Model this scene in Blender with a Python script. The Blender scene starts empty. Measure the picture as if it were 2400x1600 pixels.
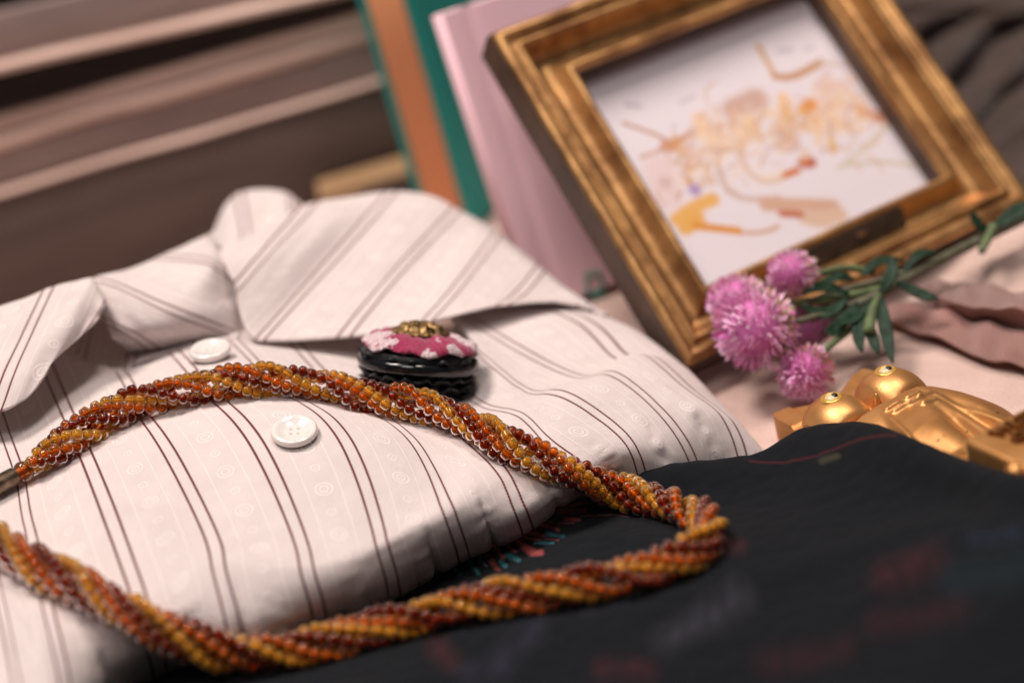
import bpy, math, random
import numpy as np
from math import sin, cos, pi, radians, hypot, atan2
from mathutils import Vector, Matrix, noise
from mathutils.bvhtree import BVHTree

random.seed(4); rng = np.random.default_rng(7)
sc = bpy.context.scene
COL = sc.collection

# ------------------------------------------------------------------ camera, light, exposure
TH, RO, FOC = radians(24), radians(15.5), 50.0
SPX = 2400 * FOC / 36
cF = np.array([0, cos(TH), -sin(TH)]); cR0 = np.array([1, 0, 0.]); cU0 = np.array([0, sin(TH), cos(TH)])
cr = cos(RO) * cR0 - sin(RO) * cU0; cu = sin(RO) * cR0 + cos(RO) * cU0
CAM = np.array([0, -.338, .195])
cd = bpy.data.cameras.new('camera'); cam = bpy.data.objects.new('camera', cd); COL.objects.link(cam)
cam.matrix_world = Matrix(((cr[0], cu[0], -cF[0], CAM[0]), (cr[1], cu[1], -cF[1], CAM[1]), (cr[2], cu[2], -cF[2], CAM[2]), (0, 0, 0, 1)))
cd.lens = FOC; cd.sensor_width = 36; cd.clip_start = .01; cd.clip_end = 30
cd.dof.use_dof = True; cd.dof.focus_distance = .349; cd.dof.aperture_fstop = 5.0
sc.camera = cam

w = bpy.data.worlds.new("World"); sc.world = w; w.use_nodes = True
bg = w.node_tree.nodes['Background']; bg.inputs[0].default_value = (.82, .90, 1.0, 1); bg.inputs[1].default_value = .055

def area(name, loc, target, size, power, color):
    ld = bpy.data.lights.new(name, 'AREA'); ld.shape = 'DISK'; ld.size = size; ld.energy = power; ld.color = color
    o = bpy.data.objects.new(name, ld); COL.objects.link(o); o.location = loc
    o.rotation_euler = (Vector(target) - Vector(loc)).to_track_quat('-Z', 'Y').to_euler()
    return o
area('ceiling_lamp', (-.26, .16, 1.15), (0, .02, .03), .34, 11.8, (1, .87, .80))
area('ceiling_lamp', (.36, .12, 1.15), (.03, .03, .03), .28, 6.2, (1, .87, .80))
area('front_panel', (-.10, -.62, 1.25), (.02, .12, .05), .5, 5.0, (1, .90, .86))  # soft fill lamp, added to brighten the upright book covers

sc.view_settings.view_transform = 'Standard'; sc.view_settings.look = 'None'; sc.view_settings.exposure = 0; sc.view_settings.gamma = 1
sc.render.engine = 'CYCLES'; cy = sc.cycles
cy.use_denoising = True; cy.max_bounces = 12; cy.transmission_bounces = 10; cy.glossy_bounces = 4; cy.diffuse_bounces = 4
cy.sample_clamp_indirect = 4; cy.blur_glossy = .5

# ------------------------------------------------------------------ helpers
def ray(x, y): return cF + (x - 1200) / SPX * cr - (y - 800) / SPX * cu
def P(x, y, d): return CAM + d * ray(x, y)
def Zp(x, y, z):
    v = ray(x, y); return CAM + (z - CAM[2]) / v[2] * v
def proj(q):
    v = np.asarray(q) - CAM; d = v @ cF; return 1200 + SPX * (v @ cr) / d, 800 - SPX * (v @ cu) / d, d
def nrm(v): v = np.asarray(v, float); return v / np.linalg.norm(v)

def thing(name, label, cat, loc=(0, 0, 0), M=None, group=None):
    o = bpy.data.objects.new(name, None); COL.objects.link(o); o.empty_display_size = .01
    o.matrix_world = M if M is not None else Matrix.Translation(Vector(loc))
    tag(o, label, cat, group); return o
def tag(o, label=None, cat=None, group=None, kind=None):
    if label: o['label'] = label
    if cat: o['category'] = cat
    if group: o['group'] = group
    if kind: o['kind'] = kind
    return o
def frame_matrix(o, x, y, z):
    return Matrix(((x[0], y[0], z[0], o[0]), (x[1], y[1], z[1], o[1]), (x[2], y[2], z[2], o[2]), (0, 0, 0, 1)))
def chain(o):
    M = o.matrix_local.copy()
    while o.parent: o = o.parent; M = o.matrix_local @ M
    return M
def mesh(name, V, Fc, mat, parent=None, smooth=True, uv=None, local=False, mats=None, mi=None):
    """verts in world metres unless local"""
    V = np.asarray(V, float)
    if parent is not None and not local:
        Mi = np.array(chain(parent).inverted()); V = V @ Mi[:3, :3].T + Mi[:3, 3]
    me = bpy.data.meshes.new(name); me.from_pydata(V.tolist(), [], [tuple(int(i) for i in f) for f in Fc])
    for m in (mats or [mat]): me.materials.append(m)
    if mi is not None: me.polygons.foreach_set('material_index', np.asarray(mi, np.int32))
    me.polygons.foreach_set('use_smooth', [smooth] * len(me.polygons))
    if uv is not None:
        l = me.uv_layers.new(name='UVMap'); li = np.empty(len(me.loops), np.int32); me.loops.foreach_get('vertex_index', li)
        l.data.foreach_set('uv', np.asarray(uv, np.float32)[li].ravel())
    me.update()
    o = bpy.data.objects.new(name, me); COL.objects.link(o)
    if parent is not None: o.parent = parent
    return o
def grid_faces(nu, nv, closed_u=False):
    f = []
    for i in range(nu if closed_u else nu - 1):
        for j in range(nv - 1):
            a = i * nv + j; b = ((i + 1) % nu) * nv + j
            f.append((a, b, b + 1, a + 1))
    return f
def join(parts):
    V = []; Fc = []; MI = []; n = 0
    for p in parts:
        v, f = p[0], p[1]; V.append(np.asarray(v, float)); Fc += [tuple(i + n for i in q) for q in f]; MI += [p[2] if len(p) > 2 else 0] * len(f); n += len(v)
    return np.vstack(V), Fc, MI
def box(x0, x1, y0, y1, z0, z1, b=0):
    v = [(x, y, z) for x in (x0, x1) for y in (y0, y1) for z in (z0, z1)]
    f = [(0, 1, 3, 2), (4, 6, 7, 5), (0, 4, 5, 1), (2, 3, 7, 6), (0, 2, 6, 4), (1, 5, 7, 3)]
    return np.array(v), f
def bevel(o, wd, seg=3):
    m = o.modifiers.new('bevel', 'BEVEL'); m.width = wd; m.segments = seg; m.limit_method = 'ANGLE'; return o
def tube(pts, rad, n=8, cap=True):
    pts = np.asarray(pts, float); m = len(pts); rad = np.broadcast_to(rad, (m,))
    T = np.gradient(pts, axis=0); T /= np.linalg.norm(T, axis=1)[:, None] + 1e-12
    ref = np.array([0, 0, 1.]) if abs(T[0][2]) < .9 else np.array([1., 0, 0])
    V = []; N = nrm(np.cross(T[0], ref))
    for i in range(m):
        N = nrm(N - (N @ T[i]) * T[i]); B = np.cross(T[i], N)
        for k in range(n):
            a = 2 * pi * k / n; V.append(pts[i] + rad[i] * (cos(a) * N + sin(a) * B))
    f = []
    for i in range(m - 1):
        for k in range(n):
            f.append((i * n + k, i * n + (k + 1) % n, (i + 1) * n + (k + 1) % n, (i + 1) * n + k))
    if cap: f.append(tuple(range(n))[::-1]); f.append(tuple((m - 1) * n + k for k in range(n)))
    return np.array(V), f
def lathe(prof, n=48, rfun=None):
    V = []; m = len(prof)
    for k in range(n):
        a = 2 * pi * k / n
        for j, (r, z) in enumerate(prof):
            q = rfun(a, j, r, z) if rfun else (r, z)
            V.append((q[0] * cos(a), q[0] * sin(a), q[1]))
    f = [(k * m + j, ((k + 1) % n) * m + j, ((k + 1) % n) * m + j + 1, k * m + j + 1) for k in range(n) for j in range(m - 1)]
    return np.array(V), f
def sphere(nu=16, nv=10, r=1.0):
    V = [(0, 0, r)]
    for j in range(1, nv):
        t = pi * j / nv
        for i in range(nu):
            a = 2 * pi * i / nu; V.append((r * sin(t) * cos(a), r * sin(t) * sin(a), r * cos(t)))
    V.append((0, 0, -r)); f = []
    for i in range(nu): f.append((0, 1 + i, 1 + (i + 1) % nu))
    for j in range(nv - 2):
        for i in range(nu):
            a = 1 + j * nu + i; b = 1 + j * nu + (i + 1) % nu; f.append((a, a + nu, b + nu, b))
    L = len(V) - 1
    for i in range(nu): f.append((L, 1 + (nv - 2) * nu + (i + 1) % nu, 1 + (nv - 2) * nu + i))
    return np.array(V), f
def spline(xk, Y, x):
    """natural cubic spline, Y (n, c)"""
    xk = np.asarray(xk, float); Y = np.asarray(Y, float); n = len(xk)
    if n == 2: t = ((x - xk[0]) / (xk[1] - xk[0]))[:, None]; return Y[0] * (1 - t) + Y[1] * t
    h = np.diff(xk); A = np.zeros((n, n)); R = np.zeros((n, Y.shape[1])); A[0, 0] = A[-1, -1] = 1
    for i in range(1, n - 1):
        A[i, i - 1] = h[i - 1]; A[i, i] = 2 * (h[i - 1] + h[i]); A[i, i + 1] = h[i]
        R[i] = 6 * ((Y[i + 1] - Y[i]) / h[i] - (Y[i] - Y[i - 1]) / h[i - 1])
    M = np.linalg.solve(A, R); k = np.clip(np.searchsorted(xk, x) - 1, 0, n - 2)
    a = (xk[k + 1] - x)[:, None]; b = (x - xk[k])[:, None]; hk = h[k][:, None]
    return (M[k] * a**3 + M[k + 1] * b**3) / (6 * hk) + (Y[k] / hk - M[k] * hk / 6) * a + (Y[k + 1] / hk - M[k + 1] * hk / 6) * b
def pchip(xk, Y, x):
    """monotone cubic: no overshoot between uneven control columns"""
    xk = np.asarray(xk, float); Y = np.asarray(Y, float); n = len(xk); h = np.diff(xk)[:, None]; dl = np.diff(Y, axis=0) / h; m = np.zeros_like(Y)
    if n > 2:
        w1 = 2 * h[1:] + h[:-1]; w2 = h[1:] + 2 * h[:-1]; a, b = dl[:-1], dl[1:]; ok = a * b > 0
        m[1:-1] = np.where(ok, (w1 + w2) / (w1 / np.where(ok, a, 1) + w2 / np.where(ok, b, 1)), 0)
    m[0] = dl[0]; m[-1] = dl[-1]
    k = np.clip(np.searchsorted(xk, x) - 1, 0, n - 2); hk = h[k]; t = (x - xk[k])[:, None] / hk
    return (2 * t**3 - 3 * t**2 + 1) * Y[k] + (t**3 - 2 * t**2 + t) * hk * m[k] + (-2 * t**3 + 3 * t**2) * Y[k + 1] + (t**3 - t**2) * hk * m[k + 1]
def blur(A, s, axis):
    r = int(3 * s) + 1; k = np.exp(-.5 * (np.arange(-r, r + 1) / s)**2); k /= k.sum()
    # extend linearly (odd reflection) so that edges keep their slope
    A = np.moveaxis(A, axis, 0); n = len(A); r2 = min(r, n - 1)
    lo = 2 * A[0] - A[1:r2 + 1][::-1]; hi = 2 * A[-1] - A[-r2 - 1:-1][::-1]
    X = np.concatenate([lo, A, hi]); out = np.zeros_like(A)
    kk = k[r - r2:r + r2 + 1] / k[r - r2:r + r2 + 1].sum()
    for i in range(2 * r2 + 1): out += kk[i] * X[i:i + n]
    return np.moveaxis(out, 0, axis)
def sheet_grid(cols, nu, nv, smooth=5, zmin=.003, us=None, fit=None):
    """cols: [(u, [(px,py,d),...])]; -> (nu,nv,3) world points, u values"""
    cols = sorted(cols, key=lambda c: c[0]); U = np.array([c[0] for c in cols], float); t = np.linspace(0, 1, nv)
    Cc = np.array([spline(np.linspace(0, 1, len(c[1])), np.array(c[1], float), t) for c in cols])
    u = np.linspace(U[0], U[-1], nu) if us is None else us
    G = (fit or spline)(U, Cc.reshape(len(U), -1), u).reshape(len(u), nv, 3)
    D = G[:, :, 2]
    if smooth: D = blur(blur(D, smooth, 0), smooth, 1)
    R = cF + ((G[:, :, 0] - 1200) / SPX)[..., None] * cr - ((G[:, :, 1] - 800) / SPX)[..., None] * cu
    zm = (zmin - CAM[2]) / np.minimum(R[:, :, 2], -1e-4)
    D = np.where(R[:, :, 2] < -1e-3, np.minimum(D, zm), D)
    return CAM + D[..., None] * R, u
def gnormals(W):
    a = np.gradient(W, axis=0); b = np.gradient(W, axis=1); n = np.cross(a, b); n /= np.linalg.norm(n, axis=2)[..., None] + 1e-15
    return n
def uv_of(W, u, unit, v0=0):
    seg = np.linalg.norm(np.diff(W, axis=1), axis=2); L = np.concatenate([np.zeros((len(W), 1)), np.cumsum(seg, 1)], 1)
    L = blur(L, 8, 0) if len(W) > 30 else L
    return np.stack([np.broadcast_to(u[:, None], L.shape), v0 + L / unit], 2).reshape(-1, 2)
def solidify(o, t, off=-1, rim=True):
    m = o.modifiers.new('solidify', 'SOLIDIFY'); m.thickness = t; m.offset = off; m.use_rim = rim; return o

# ------------------------------------------------------------------ material helpers
class NT:
    def __init__(s, name):
        s.m = bpy.data.materials.new(name); s.m.use_nodes = True; s.t = s.m.node_tree; s.p = s.t.nodes['Principled BSDF']
    def node(s, ty, **kw):
        n = s.t.nodes.new(ty)
        for k, v in kw.items(): setattr(n, k, v)
        return n
    def put(s, sock, v):
        if isinstance(v, bpy.types.NodeSocket): s.t.links.new(v, sock)
        elif isinstance(v, (tuple, list)) and len(v) == 3 and sock.type == 'RGBA': sock.default_value = (*v, 1)
        else: sock.default_value = v
    def math(s, op, a, b=0, c=None):
        n = s.node('ShaderNodeMath', operation=op); s.put(n.inputs[0], a); s.put(n.inputs[1], b)
        if c is not None: s.put(n.inputs[2], c)
        return n.outputs[0]
    def step(s, v, a, b, lo=0, hi=1):
        n = s.node('ShaderNodeMapRange', interpolation_type='SMOOTHSTEP'); s.put(n.inputs[0], v); s.put(n.inputs[1], a); s.put(n.inputs[2], b); s.put(n.inputs[3], lo); s.put(n.inputs[4], hi)
        return n.outputs[0]
    def mix(s, f, a, b):
        n = s.node('ShaderNodeMix', data_type='RGBA'); s.put(n.inputs[0], f); s.put(n.inputs[6], a); s.put(n.inputs[7], b); return n.outputs[2]
    def noise(s, scale, detail=3, vec=None, rough=.5, dim='3D'):
        n = s.node('ShaderNodeTexNoise', noise_dimensions=dim); n.inputs['Scale'].default_value = scale; n.inputs['Detail'].default_value = detail; n.inputs['Roughness'].default_value = rough
        if vec is not None: s.put(n.inputs['Vector'], vec)
        return n.outputs[0]
    def obj(s, scale=None):
        o = s.node('ShaderNodeTexCoord').outputs['Object']
        if scale:
            m = s.node('ShaderNodeMapping'); s.put(m.inputs[0], o); m.inputs['Scale'].default_value = scale; o = m.outputs[0]
        return o
    def bump(s, h, dist=.0003, strength=1, prev=None):
        n = s.node('ShaderNodeBump'); n.inputs['Strength'].default_value = strength; n.inputs['Distance'].default_value = dist; s.put(n.inputs['Height'], h)
        if prev is not None: s.put(n.inputs['Normal'], prev)
        return n.outputs[0]
    def set(s, **kw):
        names = dict(color='Base Color', rough='Roughness', metal='Metallic', spec='Specular IOR Level', trans='Transmission Weight', ior='IOR', normal='Normal',
                     sheen='Sheen Weight', sheenr='Sheen Roughness', coat='Coat Weight', coatr='Coat Roughness', sss='Subsurface Weight', sssr='Subsurface Radius', ssss='Subsurface Scale', sheent='Sheen Tint')
        for k, v in kw.items(): s.put(s.p.inputs[names[k]], v)
        return s.m
def srgb(r, g, b):
    f = lambda c: (c / 255 / 12.92) if c / 255 <= .04045 else ((c / 255 + .055) / 1.055)**2.4
    return (f(r), f(g), f(b))

def plain(name, color, rough=.6, nscale=300, amt=.12, bumpd=.0001, **kw):
    t = NT(name); n = t.noise(nscale, 4, t.obj())
    t.set(color=t.mix(t.step(n, .3, .7), tuple(c * (1 - amt) for c in color), tuple(min(1, c * (1 + amt)) for c in color)), rough=rough, normal=t.bump(n, bumpd), **kw)
    return t.m

def shirt_material():
    t = NT('striped_shirt_cloth'); uv = t.node('ShaderNodeUVMap').outputs[0]; s = t.node('ShaderNodeSeparateXYZ'); t.put(s.inputs[0], uv); u, v = s.outputs[0], s.outputs[1]
    fu = t.math('FRACT', u)                                     # 0..1, stripe pairs at integers
    du = t.math('ABSOLUTE', t.math('SUBTRACT', t.math('FRACT', t.math('ADD', u, .5)), .5))
    tw = t.math('SINE', t.math('MULTIPLY', v, 2 * pi * 24))
    dd = t.math('ABSOLUTE', t.math('SUBTRACT', t.math('ADD', du, t.math('MULTIPLY', tw, .0035)), .080))
    thread = t.step(dd, .010, .020, 1, 0)
    fb = t.math('SUBTRACT', fu, .5); b = t.math('ABSOLUTE', fb)
    edge = t.step(t.math('ABSOLUTE', t.math('SUBTRACT', t.math('ADD', b, t.math('MULTIPLY', t.math('SINE', t.math('MULTIPLY', v, 150)), .004)), .205)), .004, .014, 1, 0)
    PER = .80
    def rings(shift, R, freq):
        fv = t.math('MULTIPLY', t.math('SUBTRACT', t.math('FRACT', t.math('ADD', t.math('DIVIDE', v, PER), shift)), .5), PER)
        d = t.math('SQRT', t.math('ADD', t.math('MULTIPLY', fb, fb), t.math('MULTIPLY', fv, fv)))
        wav = t.math('ADD', .5, t.math('MULTIPLY', .5, t.math('COSINE', t.math('MULTIPLY', d, freq))))
        return t.math('MULTIPLY', t.step(wav, .35, .75), t.step(d, R * .92, R, 1, 0))
    pat = t.math('MAXIMUM', t.math('MAXIMUM', rings(0, .125, 2 * pi / .052), rings(.5, .068, 2 * pi / .06)), edge)
    fine = t.noise(95, 2, uv, .6); pat2 = t.math('MULTIPLY', pat, t.step(fine, .25, .6, .45, 1))
    big = t.noise(2.2, 3, uv)
    base = t.mix(t.step(big, .3, .7), (.67, .59, .575), (.71, .63, .61))
    base = t.mix(t.math('MULTIPLY', pat2, .60), base, (.98, .90, .875))
    tcol = t.mix(t.step(tw, -.6, .6), (.10, .020, .028), (.20, .042, .050))
    colr = t.mix(thread, base, tcol)
    # twill weave + thread relief
    wv = t.math('MULTIPLY', t.math('SINE', t.math('MULTIPLY', t.math('ADD', u, t.math('MULTIPLY', v, .6)), 2 * pi * 62)), .5)
    wv = t.math('ADD', wv, t.noise(140, 2, uv, .7))
    nb = t.bump(wv, .00009, .5); nb = t.bump(pat2, .00012, .6, nb); nb = t.bump(thread, .00025, .8, nb)
    nb = t.bump(t.noise(5, 3, uv, .5), .0007, .35, nb)
    return t.set(color=colr, rough=t.mix(pat2, (.8, .8, .8), (.45, .45, .45)), spec=.3, sheen=.15, normal=nb)
def weave(name, ca, cb, scale, rough=.9, bumpd=.0003, sheen=.2, warp=0):
    t = NT(name); n = t.noise(scale, 4, t.obj()); n2 = t.noise(scale * .06, 4, t.obj()); f = t.math('ADD', t.math('MULTIPLY', n, .6), t.math('MULTIPLY', n2, .5))
    return t.set(color=t.mix(t.step(f, .35, .8), ca, cb), rough=rough, spec=.2, sheen=sheen, normal=t.bump(t.math('ADD', n, n2), bumpd))
def wood(name, ca, cb, scale=1.0, rough=.6):
    t = NT(name); c = t.obj((6 * scale, 90 * scale, 90 * scale)); n = t.noise(1.6, 6, c, .65); c2 = t.obj((20 * scale, 500 * scale, 500 * scale)); n2 = t.noise(1.2, 3, c2)
    f = t.math('ADD', t.math('MULTIPLY', n, .75), t.math('MULTIPLY', n2, .3))
    return t.set(color=t.mix(t.step(f, .32, .72), ca, cb), rough=rough, spec=.35, normal=t.bump(f, .0006))
def attr_cloth(name, rough=.95, bumpd=.0004, sheen=.25, spec=.15, scale=900):
    t = NT(name); a = t.node('ShaderNodeVertexColor', layer_name='print').outputs[0]; n = t.noise(scale, 3, t.obj(), .7)
    return t.set(color=t.mix(t.step(n, .2, .8, 0, .35), a, (.0, .0, .0)), rough=rough, spec=spec, sheen=sheen, sheenr=.5, normal=t.bump(n, bumpd, .6))
def glass(name, col, trans, rough=.04, sss=0):
    t = NT(name); oi = t.node('ShaderNodeObjectInfo').outputs['Random']
    n = t.noise(420, 2, t.obj()); f = t.math('ADD', t.math('MULTIPLY', oi, .6), t.math('MULTIPLY', n, .4))
    c = t.mix(f, tuple(x * .68 for x in col), tuple(min(1, x * 1.12) for x in col))
    t.p.inputs['Specular Tint'].default_value = (1, .74, .52, 1)
    return t.set(color=c, rough=rough, trans=trans, ior=1.29, spec=.8, sss=sss, ssss=.0016, sssr=(1, .5, .2))
def gold(name, ca, cb, rough=.33, nscale=120, bumpd=.0001, metal=1.0, lo=.35, hi=.7):
    t = NT(name); n = t.noise(nscale, 5, t.obj(), .6); n2 = t.noise(nscale * 12, 3, t.obj(), .6)
    return t.set(color=t.mix(t.step(n, lo, hi), ca, cb), metal=metal, rough=t.step(n2, .2, .8, rough - .06, rough + .1), normal=t.bump(t.math('ADD', n, t.math('MULTIPLY', n2, .25)), bumpd))

M_shirt = shirt_material()
M_beige = weave('beige_cloth', (.56, .40, .345), (.68, .51, .45), 1500, sheen=.1)
M_ribbon = NT('ribbed_pink_ribbon'); _t = M_ribbon; _uv = _t.node('ShaderNodeUVMap').outputs[0]; _s = _t.node('ShaderNodeSeparateXYZ'); _t.put(_s.inputs[0], _uv)
_r = _t.math('SINE', _t.math('MULTIPLY', _s.outputs[0], 2 * pi * 90)); _t.set(color=_t.mix(_t.step(_r, -1, 1, .2, 1), (.36, .155, .125), (.50, .235, .195)), rough=.65, sheen=.3, normal=_t.bump(_r, .0003)); M_ribbon = M_ribbon.m
M_scarf = attr_cloth('dark_printed_wool', sheen=.03, bumpd=.0002, scale=2200)
M_brown = weave('dark_brown_knit', (.035, .022, .018), (.085, .055, .045), 400, bumpd=.001)
M_wood_d = wood('worn_dark_wood', (.070, .048, .041), (.130, .090, .077))
M_wood_lit = wood('lit_brown_wood', (.54, .37, .31), (.78, .58, .50))  # pale wood for the board edges, with the light from above in its colour
M_wood_g = wood('worn_grey_wood', (.21, .155, .145), (.37, .28, .255))
M_wood_l = wood('light_wood', (.34, .20, .10), (.50, .31, .16))
M_teal = plain('teal_book_cloth', (.0, .28, .245), .5, 1500, .10, .00005)
M_orange = plain('orange_book_cloth', (.82, .36, .165), .6, 1500, .08, .00005)
M_pink = plain('pink_book_cloth', (.95, .62, .69), .5, 1500, .05, .00004)
M_paper = plain('paper', (.78, .72, .66), .8, 900, .05)
M_green = plain('green_ink', (.07, .36, .27), .6)
M_frame = gold('antique_gold_leaf', (.23, .108, .042), (.52, .285, .110), .40, 55, .00025, .75, .32, .62)
M_frame_d = plain('dark_side_and_rabbet_shade', (.075, .040, .024), .5, 80, .3)
M_plate = plain('dark_title_plate', (.045, .032, .026), .45, 200, .3)
M_copper = gold('copper_spot', (.6, .3, .18), (.8, .45, .3))
M_print = NT('painted_print'); M_print.set(color=M_print.node('ShaderNodeVertexColor', layer_name='print').outputs[0], rough=.6, spec=.3); M_print = M_print.m
M_pearl = NT('pearl_button'); M_pearl.set(color=(.84, .80, .76), rough=.12, spec=.8, sss=.15, ssss=.002, coat=1.0, coatr=.06); M_pearl = M_pearl.m
M_thread = plain('white_thread', (.74, .67, .66), .8)
M_black = NT('black_satin'); M_black.set(color=(.006, .007, .009), rough=.42, spec=.3, sheen=.05); M_black = M_black.m
M_gloss = NT('black_glossy_cord'); M_gloss.set(color=(.006, .007, .009), rough=.14, spec=.6); M_gloss = M_gloss.m
def crochet():
    t = NT('magenta_and_white_wool'); n = t.noise(150, 3, t.obj(), .5); f = t.noise(1900, 3, t.obj())
    c = t.mix(t.step(n, .51, .55), (.36, .014, .085), (.82, .70, .71)); c = t.mix(t.step(f, .3, .7, 0, .5), c, (.25, .006, .05))
    return t.set(color=c, rough=.9, sheen=.4, normal=t.bump(f, .0005))
M_croch = crochet()
M_brass = gold('antique_brass', (.10, .06, .025), (.46, .30, .13), .42, 500, .0003)
def owl_gold():
    t = NT('gold_paint'); n = t.noise(130, 4, t.obj(), .55); f = t.noise(2300, 2, t.obj()); ch = t.noise(170, 3, t.obj((1, 1.6, 1)), .6)
    c = t.mix(t.step(n, .3, .7), (.60, .29, .095), (.70, .36, .135)); chip = t.step(ch, .705, .725); c = t.mix(chip, c, (.07, .03, .02))
    return t.set(color=c, metal=t.math('SUBTRACT', .75, t.math('MULTIPLY', chip, .6)), rough=.42, normal=t.bump(f, .00007, .6))
M_owl = owl_gold()
M_eyew = NT('enamel_white'); M_eyew.set(color=(.70, .56, .32), rough=.25, coat=.3); M_eyew = M_eyew.m
M_eyey = NT('enamel_yellow'); M_eyey.set(color=(.75, .43, .10), rough=.3, metal=.5); M_eyey = M_eyey.m
M_pupil = NT('enamel_black'); M_pupil.set(color=(.006, .010, .012), rough=.15); M_pupil = M_pupil.m
M_letter = gold('dark_gold_letter', (.16, .06, .02), (.34, .15, .05), .45, 300)
M_petal = NT('pink_bract'); _n = M_petal.noise(260, 2, M_petal.obj()); _oi = M_petal.node('ShaderNodeVertexColor', layer_name='tint').outputs[0]
M_petal.set(color=M_petal.mix(M_petal.step(_n, .3, .7, 0, .18), _oi, (.70, .20, .52)), rough=.6, sss=.25, ssss=.002, sheen=.2); M_petal = M_petal.m
M_stem = plain('green_stem', (.10, .14, .055), .6, 300, .3)
M_stemd = plain('grey_green_stem', (.105, .10, .062), .65, 300, .3)
M_leaf = plain('green_leaf', (.012, .036, .018), .6, 300, .35, spec=.25)
G_y = glass('honey_glass', (.98, .48, .055), .74, .05, .1); G_o = glass('amber_glass', (.86, .235, .016), .84, .04, .1); G_d = glass('dark_amber_glass', (.38, .045, .006), .88, .04, .05)
C_y = plain('honey_core', (.88, .48, .09), .5); C_o = plain('amber_core', (.74, .27, .045), .5); C_d = plain('dark_amber_core', (.40, .08, .02), .5)
M_clasp = gold('brushed_bronze', (.16, .115, .08), (.34, .26, .185), .35, 500, .0002)
M_dkband = plain('blackened_band', (.02, .018, .016), .4)

# ------------------------------------------------------------------ setting: table, room wall
o = mesh('tabletop', *box(-1.1, 1.1, -.75, 1.25, -.04, -.006), M_wood_d, smooth=False); tag(o, kind='structure')
o = mesh('wall', *box(-1.6, 1.6, 1.25, 1.3, -.04, 1.0), plain('dark_wall', (.05, .04, .036), .9), smooth=False); tag(o, kind='structure')
# beige cloth on the table, with soft folds
nx, ny = 200, 170
X, Y = np.meshgrid(np.linspace(-.45, .60, nx), np.linspace(-.42, .80, ny), indexing='ij'); Zc = np.zeros_like(X)
def ridge(Zc, a, b, wd, h):
    a, b = np.array(a[:2]), np.array(b[:2]); L = np.linalg.norm(b - a); t = (b - a) / L
    s = (X - a[0]) * t[0] + (Y - a[1]) * t[1]; e = np.abs((X - a[0]) * -t[1] + (Y - a[1]) * t[0])
    f = np.clip(np.minimum(s, L - s) / .03 + 1, 0, 1)
    return Zc + h * np.exp(-(e / wd)**2) * f
Zc = ridge(Zc, Zp(2245, 690, 0), Zp(2520, 570, 0), .006, .006)
Zc = ridge(Zc, Zp(2290, 600, 0), Zp(2520, 520, 0), .012, .008)
for i in range(nx):
    for j in range(ny): Zc[i, j] += .0012 * noise.noise((X[i, j] * 14, Y[i, j] * 14, 0)) - .0008
cl = thing('beige_cloth', 'pinkish beige cloth spread flat under the frame, flowers and golden owl', 'cloth')
solidify(mesh('cloth_sheet', np.stack([X, Y, Zc], 2).reshape(-1, 3), grid_faces(nx, ny), M_beige, cl), .0015)

# ------------------------------------------------------------------ wooden crate behind, left
yaw = radians(3.5); ch = np.array([cos(yaw), sin(yaw), 0]); cn = np.array([-sin(yaw), cos(yaw), 0])
CO = np.array([0, Zp(0, 735, 0)[1] + .004 + .2 * sin(yaw), 0]); MC = frame_matrix(CO, ch, cn, (0, 0, 1))
crate = thing('wooden_crate', 'dark brown wooden crate of stepped horizontal boards behind the shirt', 'crate', M=MC)
def crate_z(px, py, dy):      # height at which pixel ray meets the plane local y = dy
    R = ray(px, py); t = ((CO + dy * cn - CAM) @ cn) / (R @ cn); q = CAM + t * R - CO; return q @ ch, q[2]
zA = .5 * (crate_z(0, 450, -.005)[1] + crate_z(893, 190, -.005)[1])
zB = .5 * (crate_z(0, 318, .001)[1] + crate_z(880, 70, .001)[1]); zC2 = .5 * (crate_z(0, 264, .0065)[1] + crate_z(860, 38, .0065)[1])
def board(x0, x1, y0, y1, z0, z1, mat, sag=0, tilt=0, n=60, bow=.0006, rnd=.001):
    """worn plank with rounded, slightly wavy edges"""
    prof = []
    for (a, b, s) in ((y0, z0, 0), (y1, z0, 1), (y1, z1, 2), (y0, z1, 3)):
        cx = a + (rnd if s in (0, 3) else -rnd); cz = b + (rnd if s in (0, 1) else -rnd)
        for k in range(4):
            an = pi + s * pi / 2 + k * pi / 6; prof.append((cx + rnd * cos(an), cz + rnd * sin(an)))
    V = []
    for i in range(n):
        x = x0 + (x1 - x0) * i / (n - 1)
        for (y, z) in prof:
            dy = bow * noise.noise((x * 30, y * 40, z * 40)); dz = bow * noise.noise((x * 24 + 9, y * 40, z * 40))
            V.append((x, y + dy, z + dz + tilt * (x - x0)))
    m = len(prof); f = [(i * m + k, i * m + (k + 1) % m, (i + 1) * m + (k + 1) % m, (i + 1) * m + k) for i in range(n - 1) for k in range(m)]
    f += [tuple(range(m))[::-1], tuple((n - 1) * m + k for k in range(m))]
    return mesh('board', V, f, mat, crate, local=True)
board(-.34, .12, -.004, .003, -.001, zA - .0022, M_wood_d)
board(-.34, .12, -.0052, .0032, zA - .0020, zA, M_wood_lit, rnd=.0009, bow=.0007)
board(-.34, .12, .0034, .009, zA + .0002, zB - .0058, M_wood_g)
board(-.34, .12, .0008, .009, zB - .0055, zB, M_wood_lit, rnd=.0025, bow=.0012)
board(-.34, .12, .0062, .0135, zB + .0002, zC2, M_wood_lit, rnd=.0011, bow=.0004)
xd0, zd0 = crate_z(0, 172, -.002); xd1, zd1 = crate_z(759, 3, -.002); td = (zd1 - zd0) / (xd1 - xd0)
zt = crate_z(0, 30, .004)[1]
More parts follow.
